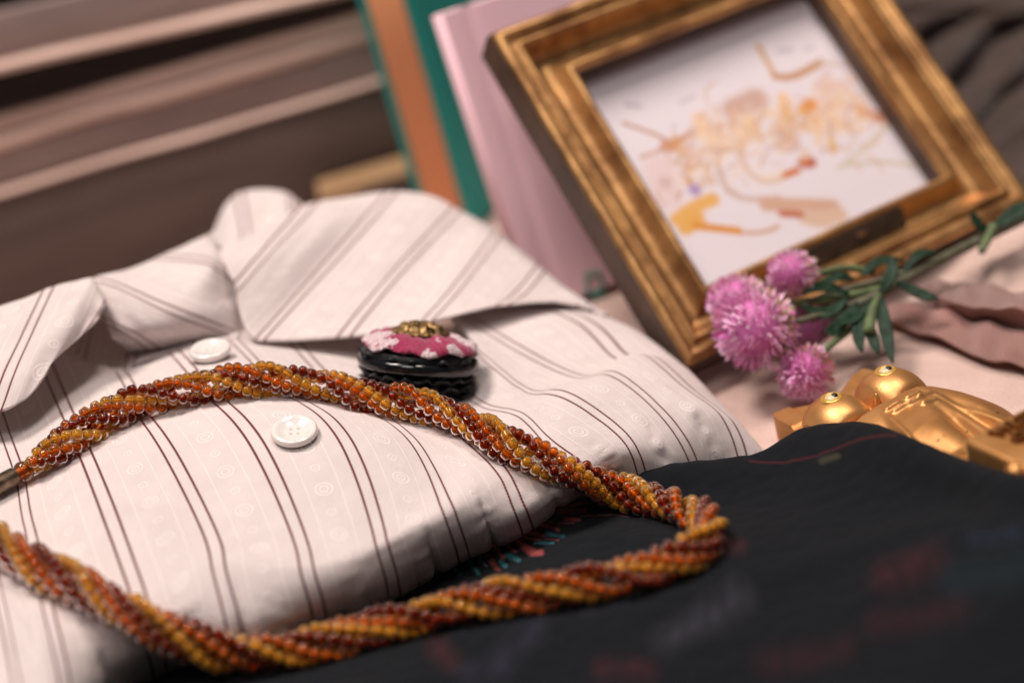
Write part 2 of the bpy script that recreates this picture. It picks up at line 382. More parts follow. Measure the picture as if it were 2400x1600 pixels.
V0 = board(-.34, .12, -.003, .012, 0, .0042, M_wood_lit, tilt=td, rnd=.002); V0.location = (0, 0, zd0 - td * (xd0 + .34))
V1 = board(-.34, .12, .0035, .012, .0042, zt - zd0 + .001, M_wood_g, tilt=td); V1.location = V0.location
board(-.34, .12, .19, .20, 0, .26, M_wood_d)                # back panel
board(-.34, .12, .02, .20, .235, .245, M_wood_d)            # unseen lid, added to keep lamp light out of the crate
for x in (-.352, .121): mesh('board', *box(x, x + .011, -.004, .20, -.001, .24), M_wood_d, crate, smooth=False, local=True)
bx0, bz = crate_z(745, 462, -.035); bx1, bz1 = crate_z(952, 400, -.035)
blk = thing('wooden_block', 'light tan wooden block behind the shirt collar beside the teal book', 'block', M=frame_matrix(CO - .035 * cn, ch, cn, (0, 0, 1)))
bevel(mesh('block_body', *box(bx0, bx0 + .060, 0, .026, 0, bz), M_wood_l, blk, smooth=False, local=True), .001)
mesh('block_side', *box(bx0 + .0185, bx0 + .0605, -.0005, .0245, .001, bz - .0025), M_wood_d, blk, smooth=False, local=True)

# ------------------------------------------------------------------ picture frame
HF = .0112
B0 = Zp(1614, 858, HF); B1 = Zp(2430, 467, HF); fb = nrm(B1 - B0); FW = float(np.linalg.norm(B1 - B0)); fn = np.array([-fb[1], fb[0], 0]); PH = radians(41)
fv = np.array([0, 0, 1]) * cos(PH) + fn * sin(PH); ff = np.cross(fb, fv)      # ff points to the front
FL = .1215
MF = frame_matrix(B0, fb, fv, ff)
frm = thing('picture_frame', 'antique gold picture frame with wide scooped rails leaning on the pink book', 'picture frame', M=MF)
prof = [(.0, -.0145), (0, -.004), (.0005, -.0015), (.0015, -.0002), (.003, 0), (.0044, -.0006), (.0052, -.0022), (.0060, -.0020), (.0068, -.0008), (.0078, -.0006), (.0087, -.0014), (.0096, -.0042),
        (.0115, -.0072), (.0135, -.0086), (.0155, -.0082), (.0175, -.0064), (.0192, -.0042), (.0200, -.0034), (.0212, -.0032), (.0220, -.0040), (.0223, -.0062), (.0224, -.0125), (.0224, -.0145)]
prof = [(wd * .93, h) for wd, h in prof]
def rail(a, b, ia, ib, seed):
    """a, b outer corners (plane coords); ia/ib inward diagonal per unit offset"""
    n = 64; V = []; m = len(prof)
    for i in range(n):
        t = i / (n - 1)
        for (wd, h) in prof:
            q = (1 - t) * (a + wd * ia) + t * (b + wd * ib); e = min(t, 1 - t) * 12
            k = min(1, e); dh = k * (.00028 * noise.noise((q[0] * 160, q[1] * 160, wd * 300 + seed)) + .00012 * noise.noise((q[0] * 500, q[1] * 500, wd * 300)))
            if h < -.012: dh = 0
            V.append((q[0], q[1], h + dh))
    f = [(i * m + k, (i + 1) * m + k, (i + 1) * m + k + 1, i * m + k + 1) for i in range(n - 1) for k in range(m - 1)]
    mi = [1 if k < 2 or k >= m - 3 else 0 for i in range(n - 1) for k in range(m - 1)]  # dark outer side; rabbet walls share it, shade put into their colour
    f += [tuple(i * m + k for i, k in ((0, 0), (0, m - 1), (n - 1, m - 1), (n - 1, 0)))]; mi += [1]
    mesh('frame_rail', V, f, None, frm, local=True, mats=[M_frame, M_frame_d], mi=mi)
c00, c10, c11, c01 = [np.array(c, float) for c in ((0, 0), (FW, 0), (FW, FL), (0, FL))]
rail(c00, c10, np.array([1, 1]), np.array([-1, 1]), 1); rail(c10, c11, np.array([-1, 1]), np.array([-1, -1]), 2)
rail(c11, c01, np.array([-1, -1]), np.array([1, -1]), 3); rail(c01, c00, np.array([1, -1]), np.array([1, 1]), 4)
mesh('backing_board', *box(.004, FW - .004, .004, FL - .004, -.0149, -.0140), M_wood_d, frm, smooth=False, local=True)
# print: plain generic sketch in similar colours, painted as a colour attribute on a flat sheet
def fplane(px, py, h=-.0132):
    R = ray(px, py); Nn = ff; o0 = B0 + h * ff; t = ((o0 - CAM) @ Nn) / (R @ Nn); q = CAM + t * R - B0; return np.array([q @ fb, q @ fv])
nu, nv = 260, 220; gx = np.linspace(.0195, FW - .0195, nu); gy = np.linspace(.0195, FL - .0195, nv); GX, GY = np.meshgrid(gx, gy, indexing='ij')
CP = np.zeros((nu, nv, 3)); CP[:] = srgb(229, 221, 227)
def seg_dist(a, b):
    ab = b - a; t = np.clip(((GX - a[0]) * ab[0] + (GY - a[1]) * ab[1]) / (ab @ ab + 1e-12), 0, 1)
    return np.hypot(GX - a[0] - t * ab[0], GY - a[1] - t * ab[1])
def zc(p): return fplane(1350 + p[0] / 2.529, 60 + p[1] / 2.529)
def stroke(pts, wd, c, soft=.35, op=1):
    global CP
    if len(pts) > 2: pts = [tuple(p) for p in spline(np.linspace(0, 1, len(pts)), np.array(pts, float), np.linspace(0, 1, 14))]
    q = [zc(p) for p in pts]; d = np.full(GX.shape, 9.)
    if len(q) == 1: d = np.hypot(GX - q[0][0], GY - q[0][1])
    for a, b in zip(q[:-1], q[1:]): d = np.minimum(d, seg_dist(a, b))
    r = wd * .5 * .000056; al = np.clip((r * (1 + soft) - d) / (r * 2 * soft), 0, 1)[..., None] * op
    CP = CP * (1 - al) + np.array(srgb(*c)) * al
for pts, wd, c in [
    ([(940, 500), (1070, 440)], 150, (206, 172, 160)), ([(1080, 120), (1180, 300)], 34, (208, 165, 118)), ([(1180, 300), (1290, 300), (1450, 220)], 50, (196, 150, 115)), ([(1450, 220), (1560, 235)], 24, (205, 180, 165)),
    ([(1500, 400), (1520, 560)], 190, (234, 208, 194)), ([(1230, 430), (1260, 640)], 70, (236, 194, 138)), ([(1360, 500), (1390, 470)], 90, (226, 150, 70)), ([(1420, 560)], 55, (226, 165, 90)),
    ([(1680, 500), (1830, 560)], 80, (224, 180, 160)), ([(1720, 530), (1790, 545)], 56, (196, 112, 70)), ([(1515, 680), (1525, 740)], 42, (226, 184, 112)), ([(1600, 810), (1720, 720), (1840, 600)], 36, (214, 204, 190)),
    ([(1550, 840), (1800, 810), (2060, 840)], 26, (208, 198, 180)), ([(1010, 640), (985, 760), (1020, 860), (1100, 920), (1200, 915), (1260, 880)], 30, (218, 188, 166)),
    ([(860, 640), (838, 760), (860, 900), (930, 1000), (1050, 1030), (1200, 1020)], 36, (208, 184, 176)), ([(1350, 815), (1390, 810)], 72, (182, 82, 50)), ([(1240, 885), (1310, 860)], 46, (206, 122, 70)),
    ([(280, 580), (500, 660), (560, 720)], 24, (190, 150, 132)), ([(540, 720), (600, 700)], 80, (202, 142, 104)), ([(390, 780), (530, 730)], 26, (196, 150, 128)), ([(600, 690), (690, 630)], 34, (200, 150, 115)),
    ([(735, 560), (770, 640)], 100, (236, 204, 176)), ([(850, 600), (850, 700)], 70, (233, 208, 190)), ([(660, 770), (668, 850)], 46, (212, 174, 152)), ([(500, 850), (540, 1000)], 200, (228, 208, 208)), ([(530, 930)], 80, (212, 184, 182)),
    ([(670, 925)], 60, (212, 165, 122)), ([(705, 975)], 72, (168, 142, 196)), ([(640, 880)], 40, (180, 160, 190)), ([(600, 1150), (700, 1080), (810, 1030)], 84, (228, 176, 100)), ([(650, 1200), (720, 1140)], 90, (226, 172, 92)),
    ([(700, 1190), (960, 1215)], 46, (222, 156, 78)), ([(980, 1225), (1100, 1225), (1200, 1190)], 26, (205, 165, 140)), ([(1130, 1060), (1520, 1070)], 90, (208, 170, 148)), ([(1360, 1130), (1450, 1150), (1560, 1120)], 100, (216, 186, 164)),
    ([(1220, 1115), (1330, 1120)], 44, (190, 112, 80)), ([(300, 470), (380, 480)], 30, (196, 186, 196)), ([(620, 460), (700, 420)], 26, (206, 196, 204)), ([(1200, 155), (1280, 145)], 30, (198, 190, 202)), ([(1360, 145), (1400, 130)], 26, (198, 190, 202)), ([(580, 600)], 30, (205, 190, 205))]:
    stroke(pts, wd, c)
rp = random.Random(11)
for k in range(110):                                   # washes of peach and gold inside the drawn cluster
    t = rp.random(); cx = 640 + 1050 * t + rp.gauss(0, 40); cyy = 760 - 330 * t + rp.gauss(0, 95)
    c = rp.choice([(236, 206, 180), (232, 190, 140), (222, 172, 120), (226, 200, 190), (210, 180, 170), (238, 214, 190)])
    an = rp.uniform(0, pi); L_ = rp.uniform(15, 60); stroke([(cx - L_ * cos(an), cyy - L_ * sin(an)), (cx, cyy + rp.gauss(0, 12)), (cx + L_ * cos(an), cyy + L_ * sin(an))], rp.uniform(20, 64), c, .8, .55)
for k in range(64):                                   # fine curving contour lines
    t = rp.random(); cx = 560 + 1250 * t; cyy = 840 - 330 * t + rp.gauss(0, 130); a0 = rp.uniform(0, 6.3); r0 = rp.uniform(40, 130); tw = rp.uniform(.8, 2.4) * rp.choice([-1, 1])
    stroke([(cx + r0 * cos(a0 + tw * q / 7) * (1 - .05 * q), cyy + r0 * sin(a0 + tw * q / 7) * (1 - .05 * q)) for q in range(8)], rp.uniform(9, 17), rp.choice([(196, 156, 130), (206, 166, 120), (190, 150, 140), (214, 180, 160)]), .5, .7)
for k in range(6): stroke([(720 + 48 * k, 1180 + 8 * k)], 44, (216, 146, 64))
po = mesh('print', np.stack([GX, GY, np.full_like(GX, -.0132)], 2).reshape(-1, 3), grid_faces(nu, nv), M_print, frm, local=True)
ca = po.data.color_attributes.new('print', 'FLOAT_COLOR', 'POINT'); ca.data.foreach_set('color', np.concatenate([CP.reshape(-1, 3), np.ones((nu * nv, 1))], 1).astype(np.float32).ravel())
# small dark title plate on the inner slope of the bottom rail
pa = fplane(1850, 622, -.006); pb = fplane(2112, 497, -.006)
Vp, Fp = box(pa[0], pb[0], .0116, .0172, 0, .0012); Vp[:, 2] += np.interp(Vp[:, 1], [.0116, .0144, .0172], [-.0088, -.0078, -.0050]) + .0002
pl = bevel(mesh('title_plate', Vp, Fp, M_plate, frm, smooth=False, local=True), .0004)
cxp = .62 * pb[0] + .38 * pa[0]
Vs, Fs = sphere(12, 6); Vs = Vs * np.array([.0022, .0011, .0004]) + np.array([cxp, .0155, -.0050]); mesh('rivet', Vs, Fs, M_copper, pl, local=True)

# ------------------------------------------------------------------ books
def book(name, label, Q, yaw, lean, W_, H_, T_, mc, ms, groove=True, bt=.0028, inset=0):
    """local x right along cover, y up, z out of the front cover; Q = world origin at bottom-left of front cover"""
    h = np.array([cos(yaw), sin(yaw), 0]); nb = np.array([-sin(yaw), cos(yaw), 0]); up = np.array([0, 0, 1]) * cos(lean) + nb * sin(lean); fr = np.cross(h, up)
    t = thing(name, label, 'book', M=frame_matrix(Q, h, up, fr))
    def cover(nm, z0):
        n = 40; V = []
        xs = np.concatenate([[0, .0004, .0012], np.linspace(.004, .0135, 16), np.linspace(.02, W_ - .0012, 16), [W_ - .0004, W_]])
        for x in xs:
            g = (.0007 * math.exp(-((x - .0085) / .0026)**2)) if groove else 0
            e = .0005 if x in (0, W_) else .00012 if x in (.0004, W_ - .0004) else 0
            for (y, z) in ((0, .0006), (0, bt - .0006), (.0006, bt - e - g), (H_ - .0006, bt - e - g), (H_, bt - .0006), (H_, .0006), (H_ - .0006, e + g * .3), (.0006, e + g * .3)): V.append((x, y, z0 + z))
        m = 8; k = len(xs); f = [(i * m + j, (i + 1) * m + j, (i + 1) * m + (j + 1) % m, i * m + (j + 1) % m) for i in range(k - 1) for j in range(m)]
        f += [tuple(range(m)), tuple((k - 1) * m + j for j in range(m))[::-1]]
        o = mesh(nm, V, f, mc, t, local=True, smooth=False); return o
    cover('front_board', -bt); cover('back_board', -T_)
    V = []; n = 14; bul = .0016 if inset == 0 else .0004
    Ts = T_ - 2 * inset; mid = -T_ / 2
    for (y) in (0.0, H_):
        for i in range(n + 1):
            a = pi * i / n; V.append((-bul * sin(a) - (.0002 if inset else 0), y + (0.0 if y == 0 else 0), mid + (Ts / 2 - .0006) * cos(a)))
        for i in range(n + 1):
            a = pi * i / n; V.append((.0012 - bul * sin(a) * .8, y, mid + (Ts / 2 - .0012) * cos(a)))
    q = n + 1; f = []
    for i in range(n):
        f += [(i, i + 1, 2 * q + i + 1, 2 * q + i), (q + i, 3 * q + i, 3 * q + i + 1, q + i + 1), (i, q + i, q + i + 1, i + 1), (2 * q + i, 2 * q + i + 1, 3 * q + i + 1, 3 * q + i)]
    mesh('spine', V, f, ms, t, local=True)
    mesh('page_block', *box(.0025, W_ - .004, .003, H_ - .003, -T_ + bt + .0002, -bt - .0002), M_paper, t, smooth=False, local=True)
    return t
# pink book: cover plane passes just behind the frame's top-left back corner
y_, l_ = radians(12), radians(12.5)
h = np.array([cos(y_), sin(y_), 0]); nb = np.array([-sin(y_), cos(y_), 0]); up = np.array([0, 0, 1]) * cos(l_) + nb * sin(l_); Nn = np.cross(h, up)
Qp = B0 + FW * fb + FL * fv - .0168 * ff
def hit(px, py): R = ray(px, py); return CAM + R * (((Qp - CAM) @ Nn) / (R @ Nn))
a_, b_ = hit(1035, 30), hit(1220, 594)
Hp = a_[2] / up[2] + .002; base = a_ - up * (a_[2] / up[2] - .003)
pink = book('pink_book', 'pale pink hardback book leaning behind the gold frame with a small green emblem', base, y_, l_, .150, a_[2] / up[2] - .003, .014, M_pink, M_pink)
em = (hit(1394, 666) - base); ex, ey = em @ h, em @ up
parts = []
for k in range(9):
    a = 2 * pi * k / 9; R_ = .0028 + .0007 * (k % 2); v, f = tube([np.array([ex + R_ * cos(a) + .0008 * cos(b), ey + R_ * sin(a) * 1.25 + .0009 * sin(b), .0002]) for b in np.linspace(0, 2 * pi, 10)], .00032, 4, False); parts.append((v, f))
for dx in (-.0012, .0012, 0): v, f = tube([(ex, ey - .002, .0002), (ex + dx, ey - .0058, .0002)], .0003, 4); parts.append((v, f))
V, Fc, _ = join(parts); mesh('emblem', V, Fc, M_green, pink, local=True)
# teal book with orange spine, standing between crate and pink book
tq = P(968, 0, .548); yt = radians(62)       # its cover runs away from the camera, spine faces us
ht = np.array([cos(yt), sin(yt), 0]); lt = radians(2)
nb = np.array([-sin(yt), cos(yt), 0])
teal = book('teal_book', 'teal hardback book with orange spine standing beside the pink book', np.array([tq[0] + .0, tq[1], .001]), yt, 0, .125, .185, .0240, M_teal, M_orange, False, .0040, .0038)

# ------------------------------------------------------------------ brown garment, far right
cols = []
for i, x in enumerate(np.linspace(1980, 2980, 11)):
    cols.append((i, [(x, -150, .66 - .002 * i), (x, -20, .625), (x, 30, .60), (x, 70, .597), (x, 200, .565), (x, 330, .535), (x, 450, .50), (x, 560, .465 - .004 * i)]))
G, u = sheet_grid(cols, 160, 160, 4, .003)
N_ = gnormals(G)
for i in range(160):
    for j in range(160):
        px = 1980 + 1000 * i / 159; py = -150 + 710 * j / 159
        s = ((px - 2300) * .55 + (py - 250) * .83); k = max(0, min(1, (py - 60) / 60))
        f = k * (.007 * sin(s / 17 + .8 * sin(px / 90)) + .005 * noise.noise((px / 80, py / 60, 2))) + (.006 * math.exp(-((py - 22 - (px - 2160) * .07) / 14)**2))
        G[i, j] -= f * cF
G[:, :, 2] = np.maximum(G[:, :, 2], .004)
gar = thing('brown_garment', 'dark brown knitted garment crumpled behind the picture frame', 'garment', G[80, 159] * [1, 1, 0])
solidify(mesh('garment_sheet', G.reshape(-1, 3), grid_faces(160, 160), M_brown, gar), .002)

# ------------------------------------------------------------------ shirt
UNIT = .0188
SHC = [
 (-1.7, [(-260, 900, .400), (-240, 1000, .370), (-210, 1110, .345), (-180, 1200, .331), (-150, 1290, .318), (-120, 1400, .302), (-90, 1540, .287), (-60, 1700, .272)]),
 (-1, [(-150, 900, .400), (-125, 1000, .370), (-95, 1110, .345), (-60, 1200, .331), (-30, 1290, .318), (0, 1400, .302), (30, 1540, .287), (60, 1700, .272)]),
 (0, [(-15, 905, .398), (8, 1005, .366), (45, 1110, .345), (60, 1190, .332), (77, 1270, .318), (102, 1388, .302), (140, 1560, .284), (165, 1720, .272)]),
 (1, [(95, 820, .408), (128, 899, .390), (165, 985, .365), (205, 1075, .345), (262, 1220, .320), (327, 1398, .300), (348, 1468, .299), (366, 1535, .308), (380, 1610, .328)]),
 (2, [(255, 830, .425), (306, 910, .378), (337, 975, .362), (398, 1063, .344), (490, 1247, .318), (513, 1335, .306), (540, 1440, .300), (554, 1515, .303), (564, 1565, .320)]),
 (3, [(370, 790, .428), (444, 864, .380), (497, 929, .363), (597, 1033, .344), (696, 1247, .319), (719, 1335, .308), (740, 1410, .309), (750, 1462, .320), (757, 1505, .340)]),
 (4, [(500, 750, .432), (605, 860, .378), (680, 930, .363), (800, 1021, .346), (880, 1220, .323), (895, 1285, .317), (914, 1350, .320), (923, 1395, .331), (928, 1430, .350)]),
 (5, [(640, 740, .436), (745, 868, .385), (854, 954, .365), (962, 1029, .350), (1027, 1141, .335), (1050, 1200, .327), (1070, 1255, .330), (1082, 1292, .339), (1088, 1318, .356)]),
 (6, [(850, 780, .430), (925, 880, .396), (1010, 965, .367), (1088, 1024, .353), (1168, 1099, .343), (1205, 1165, .338), (1226, 1215, .339), (1235, 1243, .351)]),
 (7, [(1000, 790, .432), (1060, 890, .400), (1144, 957, .371), (1220, 975, .360), (1285, 1038, .351), (1345, 1085, .347), (1375, 1122, .349), (1386, 1150, .362)]),
 (8, [(1070, 765, .428), (1121, 823, .398), (1186, 884, .384), (1250, 922, .374), (1320, 928, .363), (1430, 996, .354), (1490, 1068, .350), (1518, 1170, .358)]),
 (9, [(1060, 720, .425), (1098, 748, .418), (1228, 828, .398), (1364, 886, .382), (1430, 879, .376), (1514, 935, .366), (1598, 1033, .358), (1642, 1140, .362)]),
 (10, [(1230, 690, .435), (1294, 725, .424), (1383, 767, .411), (1458, 840, .395), (1518, 837, .388), (1612, 912, .375), (1706, 991, .367), (1750, 1120, .366)]),
 (10.5, [(1330, 690, .440), (1400, 735, .428), (1480, 772, .417), (1555, 827, .403), (1610, 868, .394), (1690, 950, .381), (1788, 1060, .370), (1800, 1130, .366)]),
 (11, [(1320, 715, .455), (1390, 760, .445), (1470, 795, .435), (1545, 850, .425), (1600, 890, .415), (1680, 970, .400), (1775, 1075, .385), (1790, 1140, .372)])]
_l = SHC[0][1]                                         # beyond the left edge of the picture the cloth carries on and falls to the table
SHC += [(-3.4, [(x - 260, y + 25, d + .004) for x, y, d in _l]), (-4.6, [(x - 430, y + 70, d + .03) for x, y, d in _l]), (-5.4, [(x - 500, y + 100, d + .09) for x, y, d in _l])]
us = np.concatenate([np.linspace(-5.4, -1.7, 70)[:-1], np.linspace(-1.7, 11, 300)]); NU = len(us)
G, u = sheet_grid(SHC, NU, 300, 4, .002, us=us)
N_ = gnormals(G)
if (N_[150, 100] @ -cF) < 0: N_ = -N_
for i in range(NU):       # gentle cloth undulation and puckers along the jacquard bands near the lower fold
    for j in range(300):
        uu = u[i]; v = j / 299; q = G[i, j]
        b = math.exp(-(((uu % 1) - .5) / .13)**2)
        pk = max(0, min(1, (v - .62) / .2))
        f = .0003 * noise.noise((uu * .9, v * 6, 1)) + b * pk * .0007 * noise.noise((uu * 3, v * 26, 5)) + .00012 * noise.noise((uu * 3.1, v * 22, 3))
        for (c0, cw, cdp, v0) in ((2.13, .07, .0022, .66), (3.32, .035, .0008, .74), (3.68, .035, .0008, .74), (4.34, .03, .0007, .72), (4.62, .05, .0016, .62), (5.5, .06, .0017, .60), (6.5, .06, .0010, .62), (1.5, .06, .0008, .7)):
            f -= cdp * math.exp(-((uu - c0 + .12 * (v - .8)) / cw)**2) * max(0, min(1, (v - v0) / .16))
        G[i, j] += f * N_[i, j]
SG = G.copy()
shirt = thing('shirt', 'cream pinstriped collared shirt folded in a heap under the amber necklace', 'shirt', (-.05, -.02, 0))
front = solidify(mesh('front_panel', G.reshape(-1, 3), grid_faces(NU, 300), M_shirt, shirt, uv=uv_of(G, u, UNIT, .3)), .0005)
def roll(c, dy=14, dd=.014, more=True):
    """prefix hidden points so that the sheet turns over its silhouette and drops behind"""
    out = []
    for uu, pts in c:
        x, y, d = pts[0]; out.append((uu, [(x + 2, y + dy * 2.6, d + dd * 2.2), (x, y + dy * .35, d + dd)] + list(pts)))
    return out
CL1 = roll([(-3, [(-380, 880, .395), (-400, 960, .382), (-430, 1070, .372)]), (-2, [(-220, 810, .390), (-260, 900, .377), (-300, 1010, .367)]), (-1, [(-60, 745, .388), (-120, 850, .375), (-180, 960, .365)]), (-.4, [(50, 705, .388), (0, 800, .374), (-40, 880, .364), (-75, 965, .356)]),
 (0, [(110, 683, .388), (62, 785, .374), (20, 880, .363), (-10, 960, .355)]), (.4, [(175, 664, .391), (140, 740, .377), (100, 820, .367), (55, 940, .358)]),
 (.6, [(211, 655, .394), (185, 720, .382), (155, 790, .373), (118, 856, .366)]), (.8, [(236, 690, .390), (215, 730, .384), (190, 770, .379), (163, 812, .374)]),
 (1, [(247, 714, .388), (237, 730, .386), (226, 748, .384), (212, 768, .381)]), (1.12, [(242, 728, .388), (238, 734, .387), (233, 741, .386), (228, 750, .385)])])
CL2 = [(1.7, [(462, 590, .452), (462, 562, .443), (490, 573, .438), (505, 582, .436), (515, 592, .436)]), (2.3, [(506, 560, .460), (504, 538, .450), (509, 556, .444), (513, 572, .440), (517, 588, .438)]), (1, [(372, 622, .440), (368, 602, .431), (464, 607, .424), (510, 625, .422), (545, 650, .424)]),
 (.5, [(300, 650, .430), (296, 634, .420), (400, 655, .410), (480, 685, .409), (556, 718, .414)]), (0, [(222, 672, .412), (222, 654, .405), (311, 686, .400), (430, 738, .397), (563, 785, .408)]),
 (-.5, [(232, 690, .404), (240, 702, .400), (315, 738, .395), (400, 778, .397), (470, 812, .412)]), (-1, [(250, 745, .400), (258, 757, .397), (300, 778, .395), (345, 806, .402), (390, 842, .418)]), (-1.35, [(262, 790, .398), (268, 795, .398), (285, 808, .402), (300, 825, .408), (315, 850, .420)])]
CL2 = [(uu, p[:-1] + [(p[-1][0] + 20, p[-1][1] + 8, p[-1][2] + .008)] if uu >= 0 else p) for uu, p in CL2]
CL3 = roll([(-.64, [(513, 587, .440), (518, 600, .434), (524, 612, .428)]), (-.3, [(620, 531, .449), (575, 583, .432), (533, 632, .417)]), (0, [(721, 484, .457), (640, 575, .431), (555, 670, .411)]),
 (.5, [(815, 470, .460), (700, 590, .431), (566, 738, .404)]), (1, [(905, 463, .462), (750, 640, .430), (608, 796, .399)]), (1.5, [(985, 470, .462), (850, 640, .431), (708, 793, .399)]), (2, [(1061, 501, .460), (925, 644, .432), (806, 787, .400)]),
 (2.5, [(1115, 527, .457), (1000, 660, .429), (905, 776, .400)]), (3, [(1162, 553, .453), (1085, 655, .428), (1000, 754, .402)]), (3.5, [(1215, 595, .447), (1150, 668, .428), (1085, 734, .405)]),
 (4, [(1265, 630, .442), (1225, 680, .428), (1180, 713, .411)]), (4.5, [(1330, 679, .436), (1300, 698, .428), (1270, 703, .417)]), (5, [(1390, 715, .428), (1382, 720, .426), (1370, 718, .423)]), (5.25, [(1422, 735, .423), (1420, 736, .4225), (1417, 736, .422)])])
CL4 = [(-.55, [(520, 560, .500), (500, 545, .482), (505, 560, .472), (515, 590, .462)]), (-.3, [(545, 520, .505), (527, 482, .486), (535, 540, .470), (545, 600, .458)]), (0, [(575, 500, .505), (560, 452, .488), (572, 520, .473), (580, 590, .462)]),
 (.4, [(615, 490, .505), (612, 443, .490), (620, 500, .478), (625, 560, .468)]), (.9, [(665, 495, .505), (668, 451, .490), (675, 490, .480), (678, 530, .472)]), (1.25, [(690, 505, .505), (703, 478, .490), (708, 492, .484), (712, 510, .478)])]
def collar(nm, cols, nu=120, nv=90, sm=3, th=.0007, label=None):
    G, u = sheet_grid(cols, nu, nv, sm, .004, fit=pchip); N2 = gnormals(G); sgn = 1 if np.mean(N2 @ -cF) > 0 else -1
    for i in range(nu):
        for j in range(nv): G[i, j] += sgn * N2[i, j] * (.0005 * noise.noise((u[i] * 1.5, j / nv * 3.5, hash(nm) % 7)) + .0002 * noise.noise((u[i] * 4, j / nv * 9, 2)))
    fcs = grid_faces(nu, nv)
    if sgn < 0: fcs = [f[::-1] for f in fcs]
    o = solidify(mesh(nm, G.reshape(-1, 3), fcs, M_shirt, shirt, uv=uv_of(G, u, UNIT, .1)), th, -1)
    if label: o['label'] = label
    return o
collar('collar_leaf', CL1, label='left collar leaf'); collar('collar_fold', CL2); collar('collar_leaf', CL3, 200, 100, label='large right collar leaf'); collar('collar_curl', CL4)
BAND = [(0, [(60, 850, .415), (50, 920, .402), (20, 985, .388)]), (.6, [(150, 790, .418), (140, 850, .408), (104, 908, .393)]), (1.2, [(235, 700, .420), (225, 790, .410), (204, 874, .396)]), (1.8, [(300, 740, .422), (290, 800, .412), (275, 866, .394)]),
 (2.4, [(390, 740, .424), (380, 790, .414), (362, 828, .400)]), (3, [(480, 720, .428), (475, 765, .416), (468, 800, .400)]), (3.6, [(570, 700, .430), (565, 750, .416), (560, 785, .404)])]
BAND = [(uu, [(x, y, d + .006) for x, y, d in p[:-1]] + [(p[-1][0], p[-1][1] + 4, p[-1][2] + .003)]) for uu, p in BAND]
collar('collar_band', BAND, 80, 50, 3)

# ------------------------------------------------------------------ dark printed scarf
SC = [
 (-2, [(-700, 1700, .372), (-700, 1760, .350), (-700, 1830, .320), (-720, 1900, .290), (-740, 2050, .270)]),
 (-1, [(-250, 1640, .372), (-240, 1700, .350), (-230, 1770, .312), (-260, 1840, .282), (-290, 1980, .264)]),
 (0, [(150, 1540, .372), (170, 1600, .350), (180, 1680, .310), (120, 1760, .280), (80, 1900, .262)]),
 (1, [(480, 1400, .382), (500, 1480, .355), (510, 1570, .318), (430, 1700, .285), (350, 1900, .258)]),
 (2, [(800, 1290, .392), (790, 1390, .358), (790, 1500, .318), (720, 1650, .285), (650, 1900, .250)]),
 (3, [(1090, 1195, .394), (1080, 1320, .353), (1060, 1440, .317), (1010, 1600, .284), (950, 1900, .246)]),
 (4, [(1390, 1110, .384), (1390, 1190, .358), (1370, 1320, .327), (1290, 1540, .286), (1230, 1900, .240)]),
 (5, [(1520, 1150, .376), (1515, 1108, .354), (1500, 1200, .346), (1480, 1330, .322), (1440, 1540, .282), (1420, 1900, .236)]),
 (6, [(1650, 1140, .372), (1650, 1090, .354), (1650, 1170, .343), (1640, 1310, .318), (1630, 1530, .278), (1640, 1900, .232)]),
 (7, [(1790, 1110, .368), (1785, 1070, .351), (1790, 1150, .338), (1800, 1290, .311), (1800, 1520, .271), (1830, 1900, .228)]),
 (8, [(1870, 1070, .370), (1870, 1021, .348), (1880, 1110, .335), (1890, 1270, .305), (1900, 1510, .266), (1950, 1900, .225)]),
 (9, [(1965, 1055, .368), (1965, 1002, .342), (1970, 1090, .327), (1980, 1260, .300), (2010, 1500, .262), (2080, 1900, .222)]),
 (10, [(2050, 1060, .366), (2055, 1008, .330), (2060, 1100, .315), (2090, 1270, .289), (2130, 1500, .257), (2230, 1900, .219)]),
 (11, [(2180, 1110, .352), (2180, 1058, .311), (2190, 1150, .299), (2220, 1310, .275), (2270, 1520, .247), (2380, 1900, .214)]),
 (12, [(2300, 1150, .340), (2300, 1104, .292), (2310, 1190, .281), (2340, 1340, .262), (2390, 1540, .240), (2520, 1900, .210)]),
 (13, [(2400, 1180, .332), (2405, 1132, .281), (2420, 1210, .270), (2450, 1370, .252), (2500, 1560, .232), (2650, 1900, .206)]),
 (14, [(2600, 1240, .318), (2610, 1195, .266), (2620, 1260, .257), (2660, 1410, .242), (2720, 1600, .225), (2850, 1900, .202)])]
us = np.concatenate([np.linspace(-2, 0, 40)[:-1], np.linspace(0, 2, 60)[:-1], np.linspace(2, 5, 430)[:-1], np.linspace(5, 14, 261)]); nu, nv = len(us), 330
G, u = sheet_grid(SC, nu, nv, 0, .003, us=us)
Dg = (G - CAM) @ cF; Db = blur(blur(Dg, 14, 0), 6, 1); G = CAM + (G - CAM) * (Db / Dg)[..., None]
N_ = gnormals(G); 
if np.mean(N_ @ -cF) < 0: N_ = -N_
PXY = np.zeros((nu, nv, 2)); Vd = G - CAM; dd = Vd @ cF; PXY[..., 0] = 1200 + SPX * (Vd @ cr) / dd; PXY[..., 1] = 800 - SPX * (Vd @ cu) / dd
for i in range(nu):
    for j in range(nv):
        q = G[i, j]; f = (.0030 * noise.noise((q[0] * 26, q[1] * 20, 3)) + .0016 * (1 - abs(2 * noise.noise((q[0] * 16 + q[1] * 20, q[1] * 34 - q[0] * 10, 8))))) * min(1, max(0, (j / nv - .30) / .2)) + .00035 * noise.noise((q[0] * 260, q[1] * 260, 1))
        G[i, j] += f * N_[i, j]
G[:, :, 2] = np.maximum(G[:, :, 2], .003)
